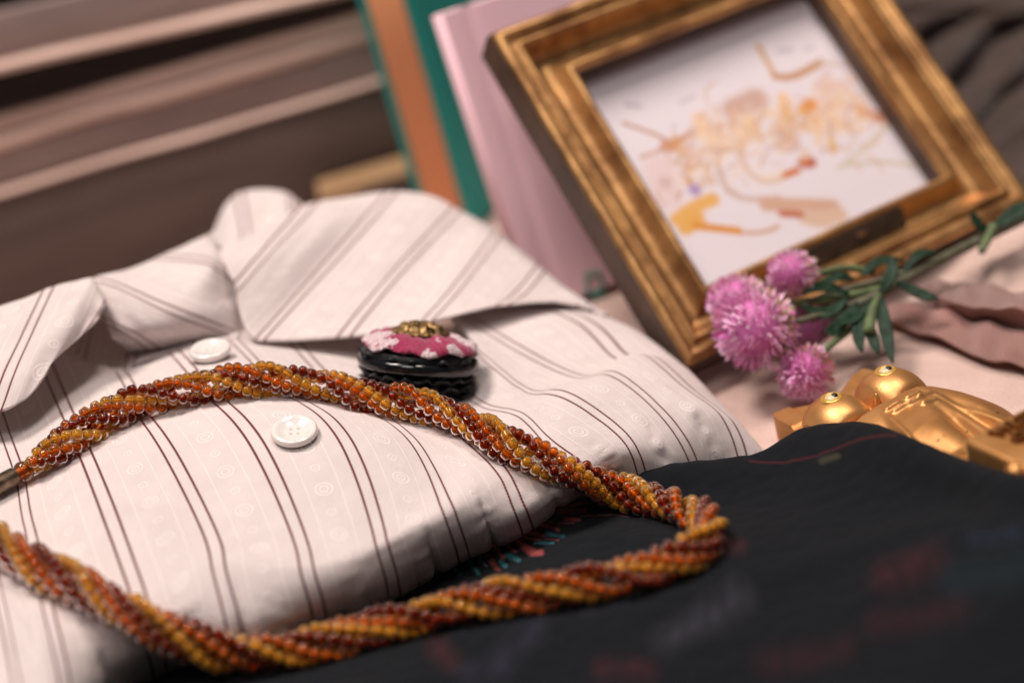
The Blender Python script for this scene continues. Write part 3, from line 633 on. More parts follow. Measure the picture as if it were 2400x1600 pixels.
# woven print, laid out on the cloth (metres along u / v of the cloth sheet)
GRAIN = np.array([[.72 + .55 * noise.noise((u[i] * 7, j * .05, 4)) for j in range(nv)] for i in range(nu)]).clip(.2, 1)
CS = np.zeros((nu, nv, 3)); CS[:] = (.0060, .0078, .0105)
def pstroke(pts, wd, c, op=.9, soft=.7):
    d = np.full((nu, nv), 1e9); pts = [np.array(p, float) for p in pts]
    for a, b in zip(pts[:-1], pts[1:]):
        ab = b - a; t = np.clip(((PXY - a) @ ab) / (ab @ ab), 0, 1); d = np.minimum(d, np.linalg.norm(PXY - a - t[..., None] * ab, axis=2))
    al = np.clip((wd * .5 * (1 + soft) - d) / (wd * soft), 0, 1)[..., None] * op * (GRAIN[..., None] if soft > .75 else 1)
    CS[:] = CS * (1 - al) + np.array(c) * al
RED, TEAL, DK, LIL = (.33, .070, .070), (.045, .17, .20), (.19, .055, .065), (.150, .140, .190)
s8 = lambda x, y: (980 + x / 5.113, 1150 + y / 5.113)
for pts, wd, c in [
  ([(1690, 250), (2050, 195)], 34, DK), ([(1640, 290), (2040, 260)], 26, DK), ([(1560, 320), (2020, 300)], 34, DK), ([(1780, 385), (1950, 395)], 46, RED), ([(1440, 400), (1700, 430), (1880, 440)], 26, DK), ([(1420, 440), (1560, 470), (1700, 510)], 40, RED), ([(1200, 440), (1400, 440)], 26, DK),
  ([(1020, 500), (1240, 490), (1430, 500)], 30, DK), ([(1280, 530), (1400, 560), (1530, 580)], 44, RED), ([(1150, 540), (1350, 620), (1480, 640)], 36, RED), ([(1560, 560), (1700, 590), (1760, 600)], 56, TEAL), ([(1540, 640), (1700, 650)], 34, DK), ([(1420, 680), (1640, 690)], 32, TEAL),
  ([(1150, 600), (1260, 690), (1400, 780)], 66, RED), ([(1280, 720), (1390, 800), (1490, 800)], 76, RED), ([(880, 670), (970, 760), (1040, 840)], 62, RED), ([(1040, 680), (1180, 780)], 46, RED), ([(840, 600), (1040, 640)], 34, DK), ([(1010, 620), (1090, 640)], 36, TEAL), ([(1090, 820), (1220, 890)], 60, TEAL),
  ([(660, 680), (760, 730)], 34, (.19, .07, .055)), ([(770, 760), (860, 820)], 34, TEAL), ([(860, 840), (920, 930), (980, 1010)], 66, (.21, .055, .04)), ([(760, 830), (830, 950)], 36, LIL), ([(590, 800), (650, 930), (740, 1040)], 46, TEAL), ([(700, 800), (760, 900)], 36, TEAL), ([(1010, 900), (1070, 960)], 56, TEAL),
  ([(430, 960), (520, 1040)], 56, TEAL), ([(290, 960), (260, 1060)], 56, (.22, .08, .06)), ([(560, 780), (480, 900)], 40, (.14, .05, .055)), ([(1960, 350), (2330, 350)], 10, DK), ([(2330, 350), (2520, 400)], 8, DK)]:
    pstroke([s8(*p) for p in pts], wd / 5.113 * .92, c)
pstroke([(1760, 1090), (1850, 1093), (1930, 1075), (2000, 1045), (2060, 1030), (2100, 1032)], 6, (.055, .013, .019)); pstroke([(1935, 1090), (1970, 1078)], 14, (.050, .045, .030))
for pts, wd, c, op in [([(1560, 1530), (1740, 1420)], 48, (.085, .080, .11), .55), ([(1180, 1560), (1260, 1500)], 40, (.06, .06, .10),.45), ([(1380, 1450), (1480, 1420)], 30, (.05, .05, .08),.45), ([(1100, 1600), (1180, 1590)], 40, (.05, .05, .09),.45), ([(2090, 1370), (2190, 1345)], 60, (.12, .02, .028),.45), ([(2060, 1480), (2260, 1455)], 50, (.085, .016, .024),.45),
   ([(2250, 1390), (2420, 1370)], 60, (.014, .04, .055),.45), ([(1700, 1315), (1745, 1320)], 26, (.085, .02, .028), .8), ([(1030, 1540), (1060, 1570)], 40, (.10, .025, .03), .7), ([(1420, 1590), (1520, 1600)], 40, (.09, .02, .03), .7), ([(1800, 1560), (1980, 1530)], 50, (.05, .014, .02), .8), ([(2300, 1300), (2400, 1290)], 30, (.02, .03, .06), .8)]:
    pstroke(pts, wd * 1.1, c, op * .6, .95)
scarf = mesh('dark_scarf', (G - [0, 0, 0]).reshape(-1, 3), grid_faces(nu, nv), M_scarf)
tag(scarf, 'black woollen scarf with faded red and teal feather print, rumpled in the foreground', 'scarf')
ca = scarf.data.color_attributes.new('print', 'FLOAT_COLOR', 'POINT'); ca.data.foreach_set('color', np.concatenate([CS.reshape(-1, 3), np.ones((nu * nv, 1))], 1).astype(np.float32).ravel())
SCG = G.copy(); N_ = gnormals(G)
if np.mean(N_ @ -cF) < 0: N_ = -N_
solidify(scarf, .0012)
hv = []; hf = []                                       # loose wool fibres standing off the cloth
for k in range(5200):
    i = int(nu * (.52 + .48 * rng.random())) - 1; j = int(nv * (.10 + .45 * rng.random()**1.5)); p = G[i, j]; n_ = N_[i, j]
    d1 = nrm(n_ + rng.normal(0, .7, 3)); d2 = nrm(d1 + rng.normal(0, .8, 3)); L_ = rng.uniform(.0005, .0011); sd = nrm(np.cross(d1, cF)) * .000022; q = len(hv)
    m_ = p + d1 * L_ * .6; e_ = m_ + d2 * L_ * .6; hv += [p - sd, p + sd, m_ - sd * .8, m_ + sd * .8, e_]; hf += [(q, q + 1, q + 3, q + 2), (q + 2, q + 3, q + 4)]
fz = mesh('wool_fibres', hv, hf, plain('dark_wool_fibre', (.030, .034, .042), .9), scarf); fz['kind'] = 'stuff'

# ------------------------------------------------------------------ surfaces to rest on
def bvh(*grids):
    V = []; Fc = []; n = 0
    for g in grids:
        a, b = g.shape[:2]; V += [Vector(p) for p in g.reshape(-1, 3)]; Fc += [tuple(i + n for i in f) for f in grid_faces(a, b)]; n += a * b
    return BVHTree.FromPolygons(V, Fc)
REST = bvh(SG, SCG)
def rest_on(px, py, r, tree=REST):
    """nearest depth along the pixel's ray at which a ball of radius r touches the cloth"""
    R = ray(px, py); d = .22
    for _ in range(200):
        q = CAM + d * R; h = tree.find_nearest(Vector(q.tolist())); g = h[3] - r
        if g < 2e-5: break
        d += g * .6
        if d > .55: d = .55; break
    return CAM + d * R, np.array(h[1])

# buttons sewn on the shirt
def button(px, py, ref=None):
    q, nn = rest_on(px, py, .0015); nn = np.array(nn)
    if ref: nn = rest_on(ref[0], ref[1], .003)[1]; nn = nn if nn @ -cF > 0 else -nn; q = q + nn * .0012
    if nn @ -cF < 0: nn = -nn
    hitp = q - nn * .0015
    x = nrm(np.cross([0, 1, 0], nn)); y = np.cross(nn, x)
    b = mesh('button', [(0, 0, 0)], [], M_pearl, shirt, local=True)
    prof = [(.0001, 0), (.004, 0), (.0050, .0003), (.0056, .0009), (.0057, .0016), (.0055, .0021), (.0051, .0024), (.0046, .00235), (.0038, .0020), (.0029, .0016), (.0021, .0014), (.0001, .00135)]
    V, f = lathe(prof, 56); me = b.data; me.clear_geometry(); me.from_pydata(V.tolist(), [], f); me.polygons.foreach_set('use_smooth', [True] * len(f)); me.update()
    b.matrix_local = chain(shirt).inverted() @ frame_matrix(hitp + nn * .0004, x, y, nn)
    parts = []
    for sx in (-1, 1):
        for sy in (-1, 1): v, f2 = lathe([(.0001, .0014), (.00045, .0014), (.0005, .00132)], 10); v = v + np.array([sx * .0009, sy * .0009, 0]); parts.append((v, f2))
    V, f, _ = join(parts); mesh('thread_hole', V, f, plain('button_hole_shade', (.60, .53, .48), .7), b, local=True)
    return q, nn
button(690, 1012); button(495, 832, (505, 872))
# worked buttonhole beside the lower button
q, nn = rest_on(722, 1062, .0002); nn = nn if nn @ -cF > 0 else -nn
q2, _ = rest_on(738, 1072, .0002); q0, _ = rest_on(705, 1076, .0002)
mesh('buttonhole', *tube([q0, .5 * (q0 + q2) + nn * .0001, q2], .00022, 6), M_thread, shirt)

# ------------------------------------------------------------------ necklace
NP = [(78, 1090), (172, 1014), (268, 964), (383, 921), (497, 897), (612, 890), (727, 898), (842, 920), (934, 944), (1074, 977), (1168, 1029), (1261, 1078), (1355, 1122), (1448, 1150), (1542, 1178), (1618, 1200), (1664, 1234), (1664, 1274), (1614, 1308),
      (1500, 1346), (1365, 1372), (1238, 1396), (1119, 1413), (1000, 1437), (918, 1462), (765, 1508), (612, 1532), (510, 1520), (408, 1485), (306, 1439), (204, 1378), (102, 1327), (26, 1286), (-60, 1235), (-160, 1170)]
pxl = spline(np.arange(len(NP)), np.array(NP, float), np.linspace(0, len(NP) - 1, 260))
RB, OFF = .00152, .0031; RR = OFF + RB
ctr = np.array([rest_on(x, y, RR * .93)[0] for x, y in pxl])
ctr = blur(ctr, 3, 0)
seg = np.linalg.norm(np.diff(ctr, axis=0), axis=1); S_ = np.concatenate([[0], np.cumsum(seg)]); LEN = S_[-1]
fine = np.linspace(0, LEN, 3000); CT = np.stack([np.interp(fine, S_, ctr[:, k]) for k in range(3)], 1); CT = blur(CT, 16, 0)
T_ = np.gradient(CT, axis=0); T_ /= np.linalg.norm(T_, axis=1)[:, None]
Nf = np.zeros_like(CT); v = nrm(np.cross(T_[0], [0, 0, 1]))
for i in range(len(CT)): v = nrm(v - (v @ T_[i]) * T_[i]); Nf[i] = v
Bf = np.cross(T_, Nf)
PITCH = .0415; NS = 6; kinds = ['y', 'o', 'd', 'y', 'o', 'd']
beads = []; THR = []
for s in range(NS):
    ph0 = 2 * pi * s / NS + .9
    ss = fine; ang = ph0 + 2 * pi * ss / PITCH + .20 * np.sin(ss * 95 + s * 2)
    rad = OFF + (.00018 if s % 2 else -.00018) + .0006 * np.sin(ss * 130 + 1.7 * s) + .0003 * np.sin(ss * 310 + s)
    rad = rad * np.interp(ss, [0, .006, LEN], [.35, 1, 1])
    pth = CT + rad[:, None] * (np.cos(ang)[:, None] * Nf + np.sin(ang)[:, None] * Bf)
    THR.append(tube(pth[::7], .00034, 5))
    sl = np.concatenate([[0], np.cumsum(np.linalg.norm(np.diff(pth, axis=0), axis=1))]); pos = random.random() * .0015
    while pos < sl[-1] - .001:
        rsz = RB * random.uniform(.90, 1.08); i = int(np.searchsorted(sl, pos)); i = min(max(i, 1), 2998)
        beads.append((pth[i], nrm(pth[i + 1] - pth[i - 1]), rsz, kinds[s], nrm(pth[i] - CT[i]))); pos += 2 * rsz * random.uniform(.88, .95)
neck = thing('necklace', 'twisted rope necklace of honey, amber and dark brown glass beads with bronze clasp', 'necklace', ctr[0] * [1, 1, 0] + [0, 0, ctr[0][2]])
V, f, _ = join(THR); mesh('thread', V, f, plain('brown_thread', (.20, .075, .025), .7), neck)
def bead_geo(cyl):
    n = 18; r = 1.0; hole = .20; pr = []
    t0 = math.asin(hole)
    for k in range(13):
        a = t0 + (pi - 2 * t0) * k / 12; rr, z = sin(a), .90 * cos(a)
        if cyl: rr = min(.93, rr * 1.12)
        pr.append((rr, z))
    V, f = lathe(pr, n); V2, f2 = lathe([(hole * 1.02, .86), (.30, .55), (.34, 0), (.30, -.55), (hole * 1.02, -.86)], 10)
    return join([(V, f, 0), (V2, f2, 1)])
BM = {}
for k, (g, c) in dict(y=(G_y, C_y), o=(G_o, C_o), d=(G_d, C_d)).items():
    for cyl in (0, 1):
        V, f, mi = bead_geo(cyl); me = bpy.data.meshes.new('bead_' + k); me.from_pydata(V.tolist(), [], f); me.materials.append(g); me.materials.append(c)
        me.polygons.foreach_set('material_index', mi); me.polygons.foreach_set('use_smooth', [True] * len(f)); me.update(); BM[k, cyl] = (me, V, f, mi)
def bead_matrix(p, ax, r):
    x = nrm(np.cross(ax, [.3, .2, .9])); y = np.cross(ax, x); return frame_matrix(p, x * r, y * r, ax * r)
score = []
for i, (p, ax, r, k, out) in enumerate(beads):
    px, py, d = proj(p); vis = (out @ nrm(CAM - p)); inn = -10 < px < 2410 and -10 < py < 1610
    score.append((inn and vis > .15) * (2 + vis * .35 + (.35 / d) * .6) + vis * .01)
order = sorted(range(len(beads)), key=lambda i: -score[i]); singles = set(order[:298]); Mi = chain(neck).inverted()
rest = []
for i, (p, ax, r, k, out) in enumerate(beads):
    cyl = 1 if (k == 'y' and random.random() < .6) or random.random() < .15 else 0; M = bead_matrix(p, ax, r)
    if i in singles:
        o = bpy.data.objects.new('bead', BM[k, cyl][0]); COL.objects.link(o); o.parent = neck; o.matrix_local = Mi @ M
    else: rest.append((k, cyl, M))
V = []; Fc = []; MI = []; n = 0; mo = {'y': 0, 'o': 2, 'd': 4}
for k, cyl, M in rest:
    _, v, f, mi = BM[k, cyl]; A = np.array(M); V.append(v @ A[:3, :3].T + A[:3, 3]); Fc.append([tuple(a + n for a in q) for q in f]); MI += [mo[k] + m for m in mi]; n += len(v)
o = mesh('beads', np.vstack(V), [q for l in Fc for q in l], None, neck, mats=[G_y, C_y, G_o, C_o, G_d, C_d], mi=MI); o['kind'] = 'stuff'
# large end bead and bronze clasp tube
T0 = -T_[0]; eb = CT[0] + T0 * .0022
cl0, _ = rest_on(20, 1118, .0030)
eb, _ = rest_on(55, 1105, .0032); axd = nrm(rest_on(-60, 1165, .0030)[0] - eb)
o = bpy.data.objects.new('end_bead', BM['d', 0][0].copy()); COL.objects.link(o); o.parent = neck; o.matrix_local = Mi @ bead_matrix(eb, axd, .0027); o.data.materials[0] = glass('brown_end_glass', (.62, .20, .05), .9, .03)
V, f = lathe([(.0002, -.0), (.0021, 0), (.0023, .0004), (.0023, .020), (.002, .0205), (.0002, .0205)], 40, lambda a, j, r, z: (r * (1 + .05 * sin(a * 20)) if r > .001 else r, z))
x = nrm(np.cross(axd, [0, 0, 1])); y = np.cross(axd, x); A = np.array(frame_matrix(eb + axd * .0022, x, y, axd))
cp = mesh('clasp', V @ A[:3, :3].T + A[:3, 3], f, M_clasp, neck)
for z in (.0042, .0082):
    V, f = lathe([(.0023, -.0003), (.00252, -.00015), (.00252, .00015), (.0023, .0003)], 32); V[:, 2] += z; mesh('clasp_band', V @ A[:3, :3].T + A[:3, 3], f, M_dkband, cp)

# ------------------------------------------------------------------ brooch
br_c, br_n = rest_on(978, 915, .004)
ax = nrm(cu * cos(radians(5)) + cr * sin(radians(5)) - cF * .14); bxx = nrm(cr - (cr @ ax) * ax); byy = np.cross(ax, bxx)
PB = P(974, 930, .3845); k = (proj(PB)[2]) / SPX            # metres per photo pixel there
brooch = thing('brooch', 'black ruffled brooch with magenta and white wool ring and brass top on the shirt', 'brooch', M=frame_matrix(PB, bxx, byy, ax))
def ruffle(r0, r1, z0, z1, nn, amp, seed, mat, nm, steps=8):
    prof = [(r0 + (r1 - r0) * t, z0 + (z1 - z0) * t) for t in np.linspace(0, 1, steps)]; prof += [(r - .0004, z - .0006) for r, z in prof[::-1]]
    def rf(a, j, r, z):
        w_ = (r - min(r0, r1)) / (abs(r1 - r0) + 1e-9); s = sin(a * nn + seed) + .5 * sin(a * nn * 1.7 + seed * 2)
        return (r * (1 + amp * .35 * s * w_), z + amp * .0045 * s * w_)
    V, f = lathe(prof, 160, rf); return mesh(nm, V, f, mat, brooch, local=True)
ruffle(.006, 118 * k, 26 * k, 8 * k, 17, .22, .4, M_black, 'ruffle'); ruffle(.006, 128 * k, 52 * k, 40 * k, 15, .16, 1.4, M_black, 'ruffle'); ruffle(.006, 134 * k, 70 * k, 60 * k, 19, .12, 2.4, M_black, 'ruffle'); ruffle(.004, 136 * k, 122 * k, 100 * k, 13, .16, 3.1, M_black, 'ruffle')
V, f = lathe([(.002, 4 * k), (100 * k, 6 * k), (112 * k, 60 * k), (128 * k, 90 * k), (128 * k, 112 * k), (90 * k, 126 * k), (.002, 140 * k)], 64); mesh('brooch_body', V, f, M_black, brooch, local=True)
V, f = lathe([(134 * k + 9 * k * cos(a), 84 * k + 13 * k * sin(a)) for a in np.linspace(0, 2 * pi, 20)], 96, lambda a, j, r, z: (r, z + 2 * k * sin(3 * a))); mesh('cord_ring', V, f, M_gloss, brooch, local=True)
def wool(a, j, r, z):
    n1 = noise.noise((r * cos(a) * 260, r * sin(a) * 260, z * 200)); n2 = noise.noise((r * cos(a) * 900, r * sin(a) * 900, z * 900)); s = sin(a * 6 + .7) + .6 * sin(a * 11)
    return (r * (1 + .04 * n1) + .0006 * n2, z + .0006 * n1 + .0006 * n2 + (.0005 * s if r > 110 * k else .0002 * s))
V, f = lathe([(50 * k, 146 * k), (68 * k, 153 * k), (86 * k, 151 * k), (102 * k, 146 * k), (116 * k, 139 * k), (126 * k, 132 * k), (134 * k, 125 * k), (134 * k, 120 * k), (124 * k, 118 * k), (100 * k, 120 * k)], 220, wool); mesh('wool_ring', V, f, M_croch, brooch, local=True)
def relief(a, j, r, z): return (r * (1 + .03 * sin(a * 18)), z + .00035 * sin(a * 9) * (1 if 4 < j < 12 else 0))
V, f = lathe([(20 * k, 140 * k), (60 * k, 148 * k), (68 * k, 151 * k), (69 * k, 155 * k), (64 * k, 159 * k), (54 * k, 160 * k), (51 * k, 164 * k), (47 * k, 170 * k), (40 * k, 173 * k), (31 * k, 172 * k), (26 * k, 174 * k), (18 * k, 178 * k), (8 * k, 179 * k), (.0001, 179 * k)], 140, relief); mesh('brass_top', V, f, M_brass, brooch, local=True)

# ------------------------------------------------------------------ golden owl
oa = radians(20); ow = np.array([cos(oa), sin(oa), 0]); ol = np.array([sin(oa), -cos(oa), 0])
e1 = Zp(1948, 932, .0195); e2 = Zp(2077, 870, .0195); OO = (e1 + e2) / 2 * [1, 1, 0]
owl = thing('owl_figurine', 'golden owl figurine with round white eyes lying on its back on the beige cloth', 'figurine', M=frame_matrix(OO, ow, -ol, (0, 0, 1)))     # local x = width, y = towards the head, z up
HE = float(np.linalg.norm(e2 - e1)) / 2
def sm(x, a, b): t = np.clip((x - a) / (b - a), 0, 1); return t * t * (3 - 2 * t)
nl, nw = 260, 180
lv = np.linspace(-.0185, .056, nl); tt = np.linspace(-1, 1, nw)
hw = np.interp(lv, [-.0185, -.016, -.010, 0, .005, .010, .018, .028, .038, .048, .056], [.0150, .0160, .0158, .0162, .0165, .0195, .0228, .0232, .0208, .0170, .0140]); hw = blur(hw, 6, 0)
Lg = np.repeat(lv[:, None], nw, 1); Wg = hw[:, None] * np.sign(tt) * (np.abs(tt)**.85); An = np.abs(Wg) / hw[:, None]
# head-top outline dips between the ear tufts
Lg = Lg + sm(-lv, .006, .0185)[:, None] * (.0055 * np.exp(-(Wg / .0075)**2))
Hh = np.zeros_like(Lg)
head = .0095 * (1 - sm(An, .80, 1.0) * .35)                                        # flat head block with square ears
for sgn in (-1, 1):
    d2 = ((Wg - sgn * .0083) / .0092)**2 + ((Lg - .0012) / .0105)**2; head = np.maximum(head, .0105 + .0092 * np.sqrt(np.clip(1 - d2, 0, 1)))
    head = np.maximum(head, .0112 * sm(Wg * sgn, .0085, .0100) * sm(-Lg, .0075, .0090))
head -= .0016 * np.exp(-(Wg / .0016)**2) * sm(Lg, -.016, -.008)
beak = .0195 * np.exp(-((Wg / .0022)**2 + ((Lg - .0065) / .0035)**2)); head = np.maximum(head, beak)
dome = .0215 * np.sqrt(np.clip(1 - (An * .93)**2.4, 0, 1)) * np.interp(lv, [0, .006, .012, .03, .056], [.75, .86, .95, 1.0, .92])[:, None]
def owl_px(px, py, z=.021):
    q = Zp(px, py, z) - OO; return q @ ow, q @ ol
for kind, pa_, pb_, wd_, am_ in (('rib', (2078, 968), (2190, 1085), .0009, .0011), ('valley', (2062, 985), (2165, 1090), .0022, -.0016), ('valley', (2192, 940), (2325, 1042), .0018, -.0024), ('valley', (2205, 912), (2350, 992), .0022, -.0030), ('rib', (2160, 900), (2340, 968), .0010, .0008), ('lobe', (2160, 985), (2270, 1060), .0034, .0012)):
    a2, b2 = np.array(owl_px(*pa_)), np.array(owl_px(*pb_)); ab = b2 - a2; t_ = ((Wg - a2[0]) * ab[0] + (Lg - a2[1]) * ab[1]) / (ab @ ab)
    dist = np.abs((Wg - a2[0]) * ab[1] - (Lg - a2[1]) * ab[0]) / np.linalg.norm(ab)
    dome += am_ * np.exp(-(dist / wd_)**2) * sm(t_, -.25, .45)
for px_, py_ in ((2092, 950), (2110, 955), (2140, 924), (2166, 923), (2146, 938), (2178, 938)):
    a2, b2 = np.array(owl_px(px_ - 14, py_ + 8)), np.array(owl_px(px_ + 14, py_ - 8)); ab = b2 - a2; t_ = np.clip(((Wg - a2[0]) * ab[0] + (Lg - a2[1]) * ab[1]) / (ab @ ab), 0, 1)
    dome += .0009 * np.exp(-(np.hypot(Wg - a2[0] - t_ * ab[0], Lg - a2[1] - t_ * ab[1]) / .0006)**2)
kk = sm(Lg + .12 * np.abs(Wg), .0095, .0135); Hh = head * (1 - kk) + dome * kk - .0035 * np.exp(-((Lg + .12 * np.abs(Wg) - .0108) / .0012)**2) * (An < .97)
flange = .0058; Hh = np.maximum(Hh, flange * (1 - sm(An, .985, 1.0) * .1))
Vt = np.stack([Wg, -Lg, Hh], 2); rows = [Vt]
ring = np.concatenate([Vt[:, 0], Vt[-1, 1:], Vt[::-1, -1][1:], Vt[0, ::-1][1:-1]]); bot = ring.copy(); bot[:, 2] = .0006
fc = [f for f in grid_faces(nl, nw)]; n0 = nl * nw; nr = len(ring)
Vall = np.concatenate([Vt.reshape(-1, 3), ring, bot]); fc = [f[::-1] if False else f for f in fc] + [(n0 + i, n0 + nr + i, n0 + nr + (i + 1) % nr, n0 + (i + 1) % nr) for i in range(nr)]
mesh('owl_body', Vall, fc, M_owl, owl, local=True)
for sgn in (-1, 1):
    V, f = sphere(24, 14); ec = np.array([sgn * HE, .0, .0190]); tilt = np.array(Matrix.Rotation(radians(0), 3, 'X'))
    eye = mesh('eye', (V * np.array([.0020, .0020, .0015])) @ tilt.T + ec, f, M_eyew, owl, local=True)
    V, f = lathe([(.0021 + .0008 * cos(a), .0008 * sin(a)) for a in np.linspace(0, 2 * pi, 10)], 30); mesh('eye_ring', V * [1, 1, .9] + ec + [0, 0, .0003], f, M_eyey, eye, local=True)
    V, f = sphere(14, 8); mesh('pupil', V * np.array([.0009, .0009, .0006]) + ec + [.0006, -.0004, .0011], f, M_pupil, eye, local=True)
# feet and inscribed pedestal
for sgn in (-1, 1):
    V, f = lathe([(.0001, .0), (.0044, .0), (.0048, -.0003), (.0048, -.0040)], 40); V = V + [sgn * .0082, -.0492, .0226]; ft = mesh('foot', V, f[::1], M_owl, owl, smooth=False, local=True)
    V, f = lathe([(.0001, .0004), (.0006, .0003), (.0008, 0)], 12); mesh('claw_stud', V + [sgn * .0072 - .002, -.0470, .0226], f, M_letter, ft, local=True)
PZ = .0288; V, f = box(-.0112, .0124, -.078, -.0508, .0006, PZ); pd = bevel(mesh('pedestal', V, f, M_owl, owl, smooth=False, local=True), .0012, 4)
for p in pd.data.polygons: p.use_smooth = True
def glyph_mesh(txt, size, depth):
    c = bpy.data.curves.new('lettering', 'FONT'); c.body = txt; c.size = size; c.extrude = depth; c.offset = size * .018; c.bevel_depth = 0.00008; c.align_x = 'LEFT'
    o = bpy.data.objects.new('tmp', c); COL.objects.link(o); dg = bpy.context.evaluated_depsgraph_get(); me = bpy.data.meshes.new_from_object(o.evaluated_get(dg)); bpy.data.objects.remove(o); return me
def place_text(txt, x0, y0, size):
    me = glyph_mesh(txt, size, .0008); me.materials.clear(); me.materials.append(M_letter)
    o = bpy.data.objects.new('lettering', me); COL.objects.link(o); o.parent = pd; o.location = (x0, y0, PZ + .0003)
place_text('WUER', -.0066, -.0568, .0044); place_text('GR', -.0058, -.0612, .0044)
V, f = sphere(16, 10); mesh('pedestal_knob', V * .0022 + [-.0118, -.0665, PZ - .0016], f, M_owl, pd, local=True)

# ------------------------------------------------------------------ dusty pink ribbon
def zcol(pts): return np.array([Zp(*p) for p in pts])
RBN = [[(2150, 676, .004), (2190, 690, .006), (2170, 705, .0045), (2083, 716, .003), (2078, 756, .0022)], [(2190, 660, .004), (2215, 700, .0085), (2200, 722, .004), (2160, 722, .0042), (2150, 778, .0022)],
       [(2254, 664, .004), (2262, 714, .0105), (2255, 738, .004), (2242, 750, .0048), (2240, 812, .0022)], [(2320, 672, .004), (2325, 722, .0115), (2322, 755, .004), (2316, 770, .0055), (2318, 842, .0022)],
       [(2400, 686, .004), (2405, 730, .012), (2404, 775, .004), (2400, 790, .006), (2402, 860, .0022)], [(2520, 700, .004), (2530, 745, .012), (2530, 800, .004), (2530, 815, .006), (2530, 900, .0022)], [(2800, 715, .003), (2810, 760, .010), (2810, 815, .003), (2810, 830, .005), (2800, 925, .0022)]]
K = np.array([pchip(np.array([0, .3, .55, .62, 1.]), zcol(r), np.linspace(0, 1, 50)) for r in RBN]); G = spline(np.array([0, 1, 2, 3, 4, 5, 6.6]), K.reshape(7, -1), np.linspace(0, 6.6, 110)).reshape(110, 50, 3); G[:, :, 2] += np.array([[.0016 * noise.noise((i * .09, j * .07, 5)) for j in range(50)] for i in range(110)]); G[:, :, 2] = np.maximum(G[:, :, 2], .0018)
Lr = np.linspace(0, 1, 110)
rib = thing('ribbon', 'dusty pink ribbed ribbon folded double on the beige cloth beside the flowers', 'ribbon', G[0, 25] * [1, 1, 0])
solidify(mesh('ribbon_band', G.reshape(-1, 3), grid_faces(110, 50), M_ribbon, rib, uv=np.stack([np.repeat(Lr[:, None], 50, 1), np.repeat(np.linspace(0, 1, 50)[None], 110, 0)], 2).reshape(-1, 2)), .0009, 0)

# ------------------------------------------------------------------ flowers
spr = thing('flower_sprig', 'sprig of pink globe flowers with green leaves lying against the gold frame', 'flowers', Zp(2090, 720, .001))
heads = [((1858, 640), .404, 56, 1.15, (2010, 640)), ((1728, 705), .404, 66, 1.1, (1850, 700)), ((1772, 770), .392, 98, 1.0, (1900, 735)), ((1888, 872), .388, 68, 1.0, (1960, 800)), ((1890, 765), .412, 55, 1.0, (1960, 740))]
def flower_head(c, dcen, rpx, asp, stp, dark, seed):
    rr = random.Random(seed); ctr_ = P(*c, dcen); r = rpx * dcen / SPX; st = P(*stp, dcen + .004); axn = nrm(ctr_ - st)
    x = nrm(np.cross(axn, [0, 0, 1])); y = np.cross(axn, x); M = frame_matrix(ctr_, x, y, axn)
    hd = bpy.data.objects.new('flower_head', bpy.data.meshes.new('flower_head')); COL.objects.link(hd); hd.parent = spr; hd.matrix_local = chain(spr).inverted() @ M
    V, f = sphere(14, 8); V = V * np.array([.72 * r, .72 * r, .72 * r * asp]); me = hd.data; me.from_pydata(V.tolist(), [], f); me.materials.append(M_petal); me.polygons.foreach_set('use_smooth', [True] * len(f))
    cv = me.color_attributes.new('tint', 'FLOAT_COLOR', 'POINT'); cv.data.foreach_set('color', np.tile(np.array([.60, .16, .42, 1], np.float32), (len(V), 1)).ravel())
    Vs = []; Fs = []; Cs = []; n = 620
    for i in range(n):
        z = 1 - 2 * (i + .5) / n; a = i * 2.39996; s = math.sqrt(max(0, 1 - z * z)); dr = np.array([s * cos(a), s * sin(a), z])
        dr = nrm(dr + np.array([rr.gauss(0, .13) for _ in range(3)])); upv = nrm(np.array([0, 0, 1]) - dr[2] * dr + 1e-6)
        if rr.random() < .12: continue
        tip = nrm(dr + upv * rr.uniform(-.1, .5)); side = nrm(np.cross(dr, tip)); L = r * rr.uniform(.26, .46); b0 = dr * r * .68 * np.array([1, 1, asp]); wd = r * rr.uniform(.05, .085)
        m0 = b0 + tip * L * .55 + dr * r * .05; p3 = b0 + tip * L; q = len(Vs)
        Vs += [b0, m0 + side * wd, m0 - side * wd, p3, m0 + dr * r * .05]; Fs += [(q, q + 1, q + 4), (q, q + 4, q + 2), (q + 1, q + 3, q + 4), (q + 4, q + 3, q + 2)]
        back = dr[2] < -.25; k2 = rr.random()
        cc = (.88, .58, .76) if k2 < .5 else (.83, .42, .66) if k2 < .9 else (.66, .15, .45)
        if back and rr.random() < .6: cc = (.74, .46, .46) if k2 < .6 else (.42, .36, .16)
        cc = np.array(cc) * (1.08 if not dark else .55); tipc = np.minimum(1, cc * 1.1 + .03)  # last head lies in shadow: shade is mixed into its bract colour
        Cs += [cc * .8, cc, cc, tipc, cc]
    me2 = bpy.data.meshes.new('bracts'); me2.from_pydata([tuple(v) for v in Vs], [], Fs); me2.materials.append(M_petal); me2.polygons.foreach_set('use_smooth', [True] * len(Fs))
    cv = me2.color_attributes.new('tint', 'FLOAT_COLOR', 'POINT'); cv.data.foreach_set('color', np.concatenate([np.array(Cs), np.ones((len(Cs), 1))], 1).astype(np.float32).ravel())
    b = bpy.data.objects.new('bracts', me2); COL.objects.link(b); b.parent = hd; b['kind'] = 'stuff'
for i, (c, d, r, a, s) in enumerate(heads): flower_head(c, d, r, a, s, i == 4, i)
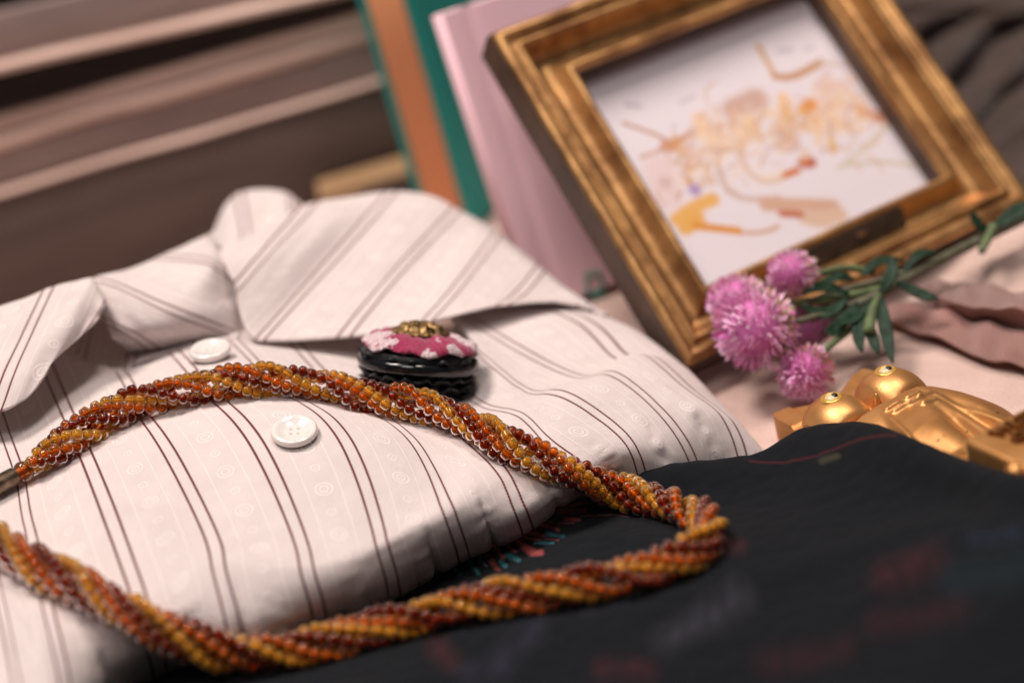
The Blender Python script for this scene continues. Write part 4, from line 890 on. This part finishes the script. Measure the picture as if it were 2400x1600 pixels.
def stem(pts, r, mat=M_stem):
    W = np.array([P(*p) for p in pts]); t = np.linspace(0, 1, len(W)); W = spline(t, W, np.linspace(0, 1, 24)); W[:, 2] = np.maximum(W[:, 2], .003)
    mesh('stem', *tube(W, np.linspace(r[0], r[1], 24), 10), mat, spr)
stem([(2520, 445, .440), (2400, 510, .430), (2280, 570, .425), (2180, 622, .415), (2090, 672, .407), (2010, 715, .402)], (.0018, .0014), M_stemd)
stem([(2090, 672, .407), (2000, 690, .405), (1900, 705, .404), (1840, 715, .404)], (.0013, .0009)); stem([(2050, 640, .410), (1980, 628, .410), (1910, 645, .408), (1870, 655, .406)], (.0011, .0009))
stem([(2060, 690, .406), (1980, 720, .402), (1900, 745, .397), (1840, 762, .394)], (.0012, .0010), M_stemd); stem([(2040, 735, .402), (1990, 775, .397), (1940, 815, .392), (1905, 850, .389)], (.0010, .0009))
stem([(2060, 690, .402), (2045, 730, .398), (2035, 780, .392)], (.0012, .0018)); stem([(2330, 530, .425), (2300, 590, .42)], (.0016, .0011)); stem([(2180, 622, .415), (2050, 660, .408), (1940, 690, .405), (1880, 720, .402)], (.0011, .0008), M_stemd)
def leaf(pa, pm, pb, wpx, fold=.25, mat=M_leaf):
    A, Mm, B = P(*pa), P(*pm), P(*pb); n = 14; Wc = spline(np.array([0, .5, 1.]), np.array([A, Mm, B]), np.linspace(0, 1, n)); T = np.gradient(Wc, axis=0); V = []
    for i in range(n):
        t = i / (n - 1); view = nrm(CAM - Wc[i]); sd = nrm(np.cross(nrm(T[i]), nrm(view + np.array([0, 0, .6])))); wd = wpx * pm[2] / SPX * .38 * (sin(pi * min(1, t * .92 + .06))**.8); nn_ = np.cross(sd, nrm(T[i]))
        for s in (-1, -.5, 0, .5, 1): V.append(Wc[i] + sd * s * wd + nn_ * (abs(s)**1.3 * wd * fold + .0002 * sin(t * 20 + s * 3)))
    V = np.array(V); V[:, 2] = np.maximum(V[:, 2], .0025)
    solidify(mesh('leaf', V, grid_faces(n, 5), mat, spr), .0003, 0)
for a in [((2062, 690, .402), (2075, 770, .394), (2092, 850, .386), 42), ((2050, 700, .400), (2015, 770, .394), (2020, 825, .388), 44), ((2060, 690, .402), (2090, 640, .402), (2085, 600, .406), 40), ((2020, 650, .408), (2060, 612, .410), (2120, 612, .412), 30),
          ((1990, 690, .402), (1930, 672, .402), (1880, 690, .400), 34), ((1985, 700, .401), (1935, 735, .398), (1880, 715, .398), 40), ((2010, 710, .400), (1960, 770, .395), (1935, 770, .394), 46), ((2100, 660, .405), (2160, 690, .402), (2200, 700, .400), 36), ((2000, 655, .407), (1960, 650, .406), (1900, 680, .404), 30),
          ((2330, 535, .424), (2380, 500, .424), (2440, 470, .424), 50), ((2310, 545, .424), (2290, 520, .424), (2275, 495, .424), 30), ((2040, 715, .4), (2000, 745, .396), (1950, 760, .393), 40), ((2120, 640, .41), (2150, 600, .412), (2200, 590, .414), 30), ((2030, 740, .398), (2045, 790, .392), (2060, 830, .389), 36)]:
    leaf(*a)
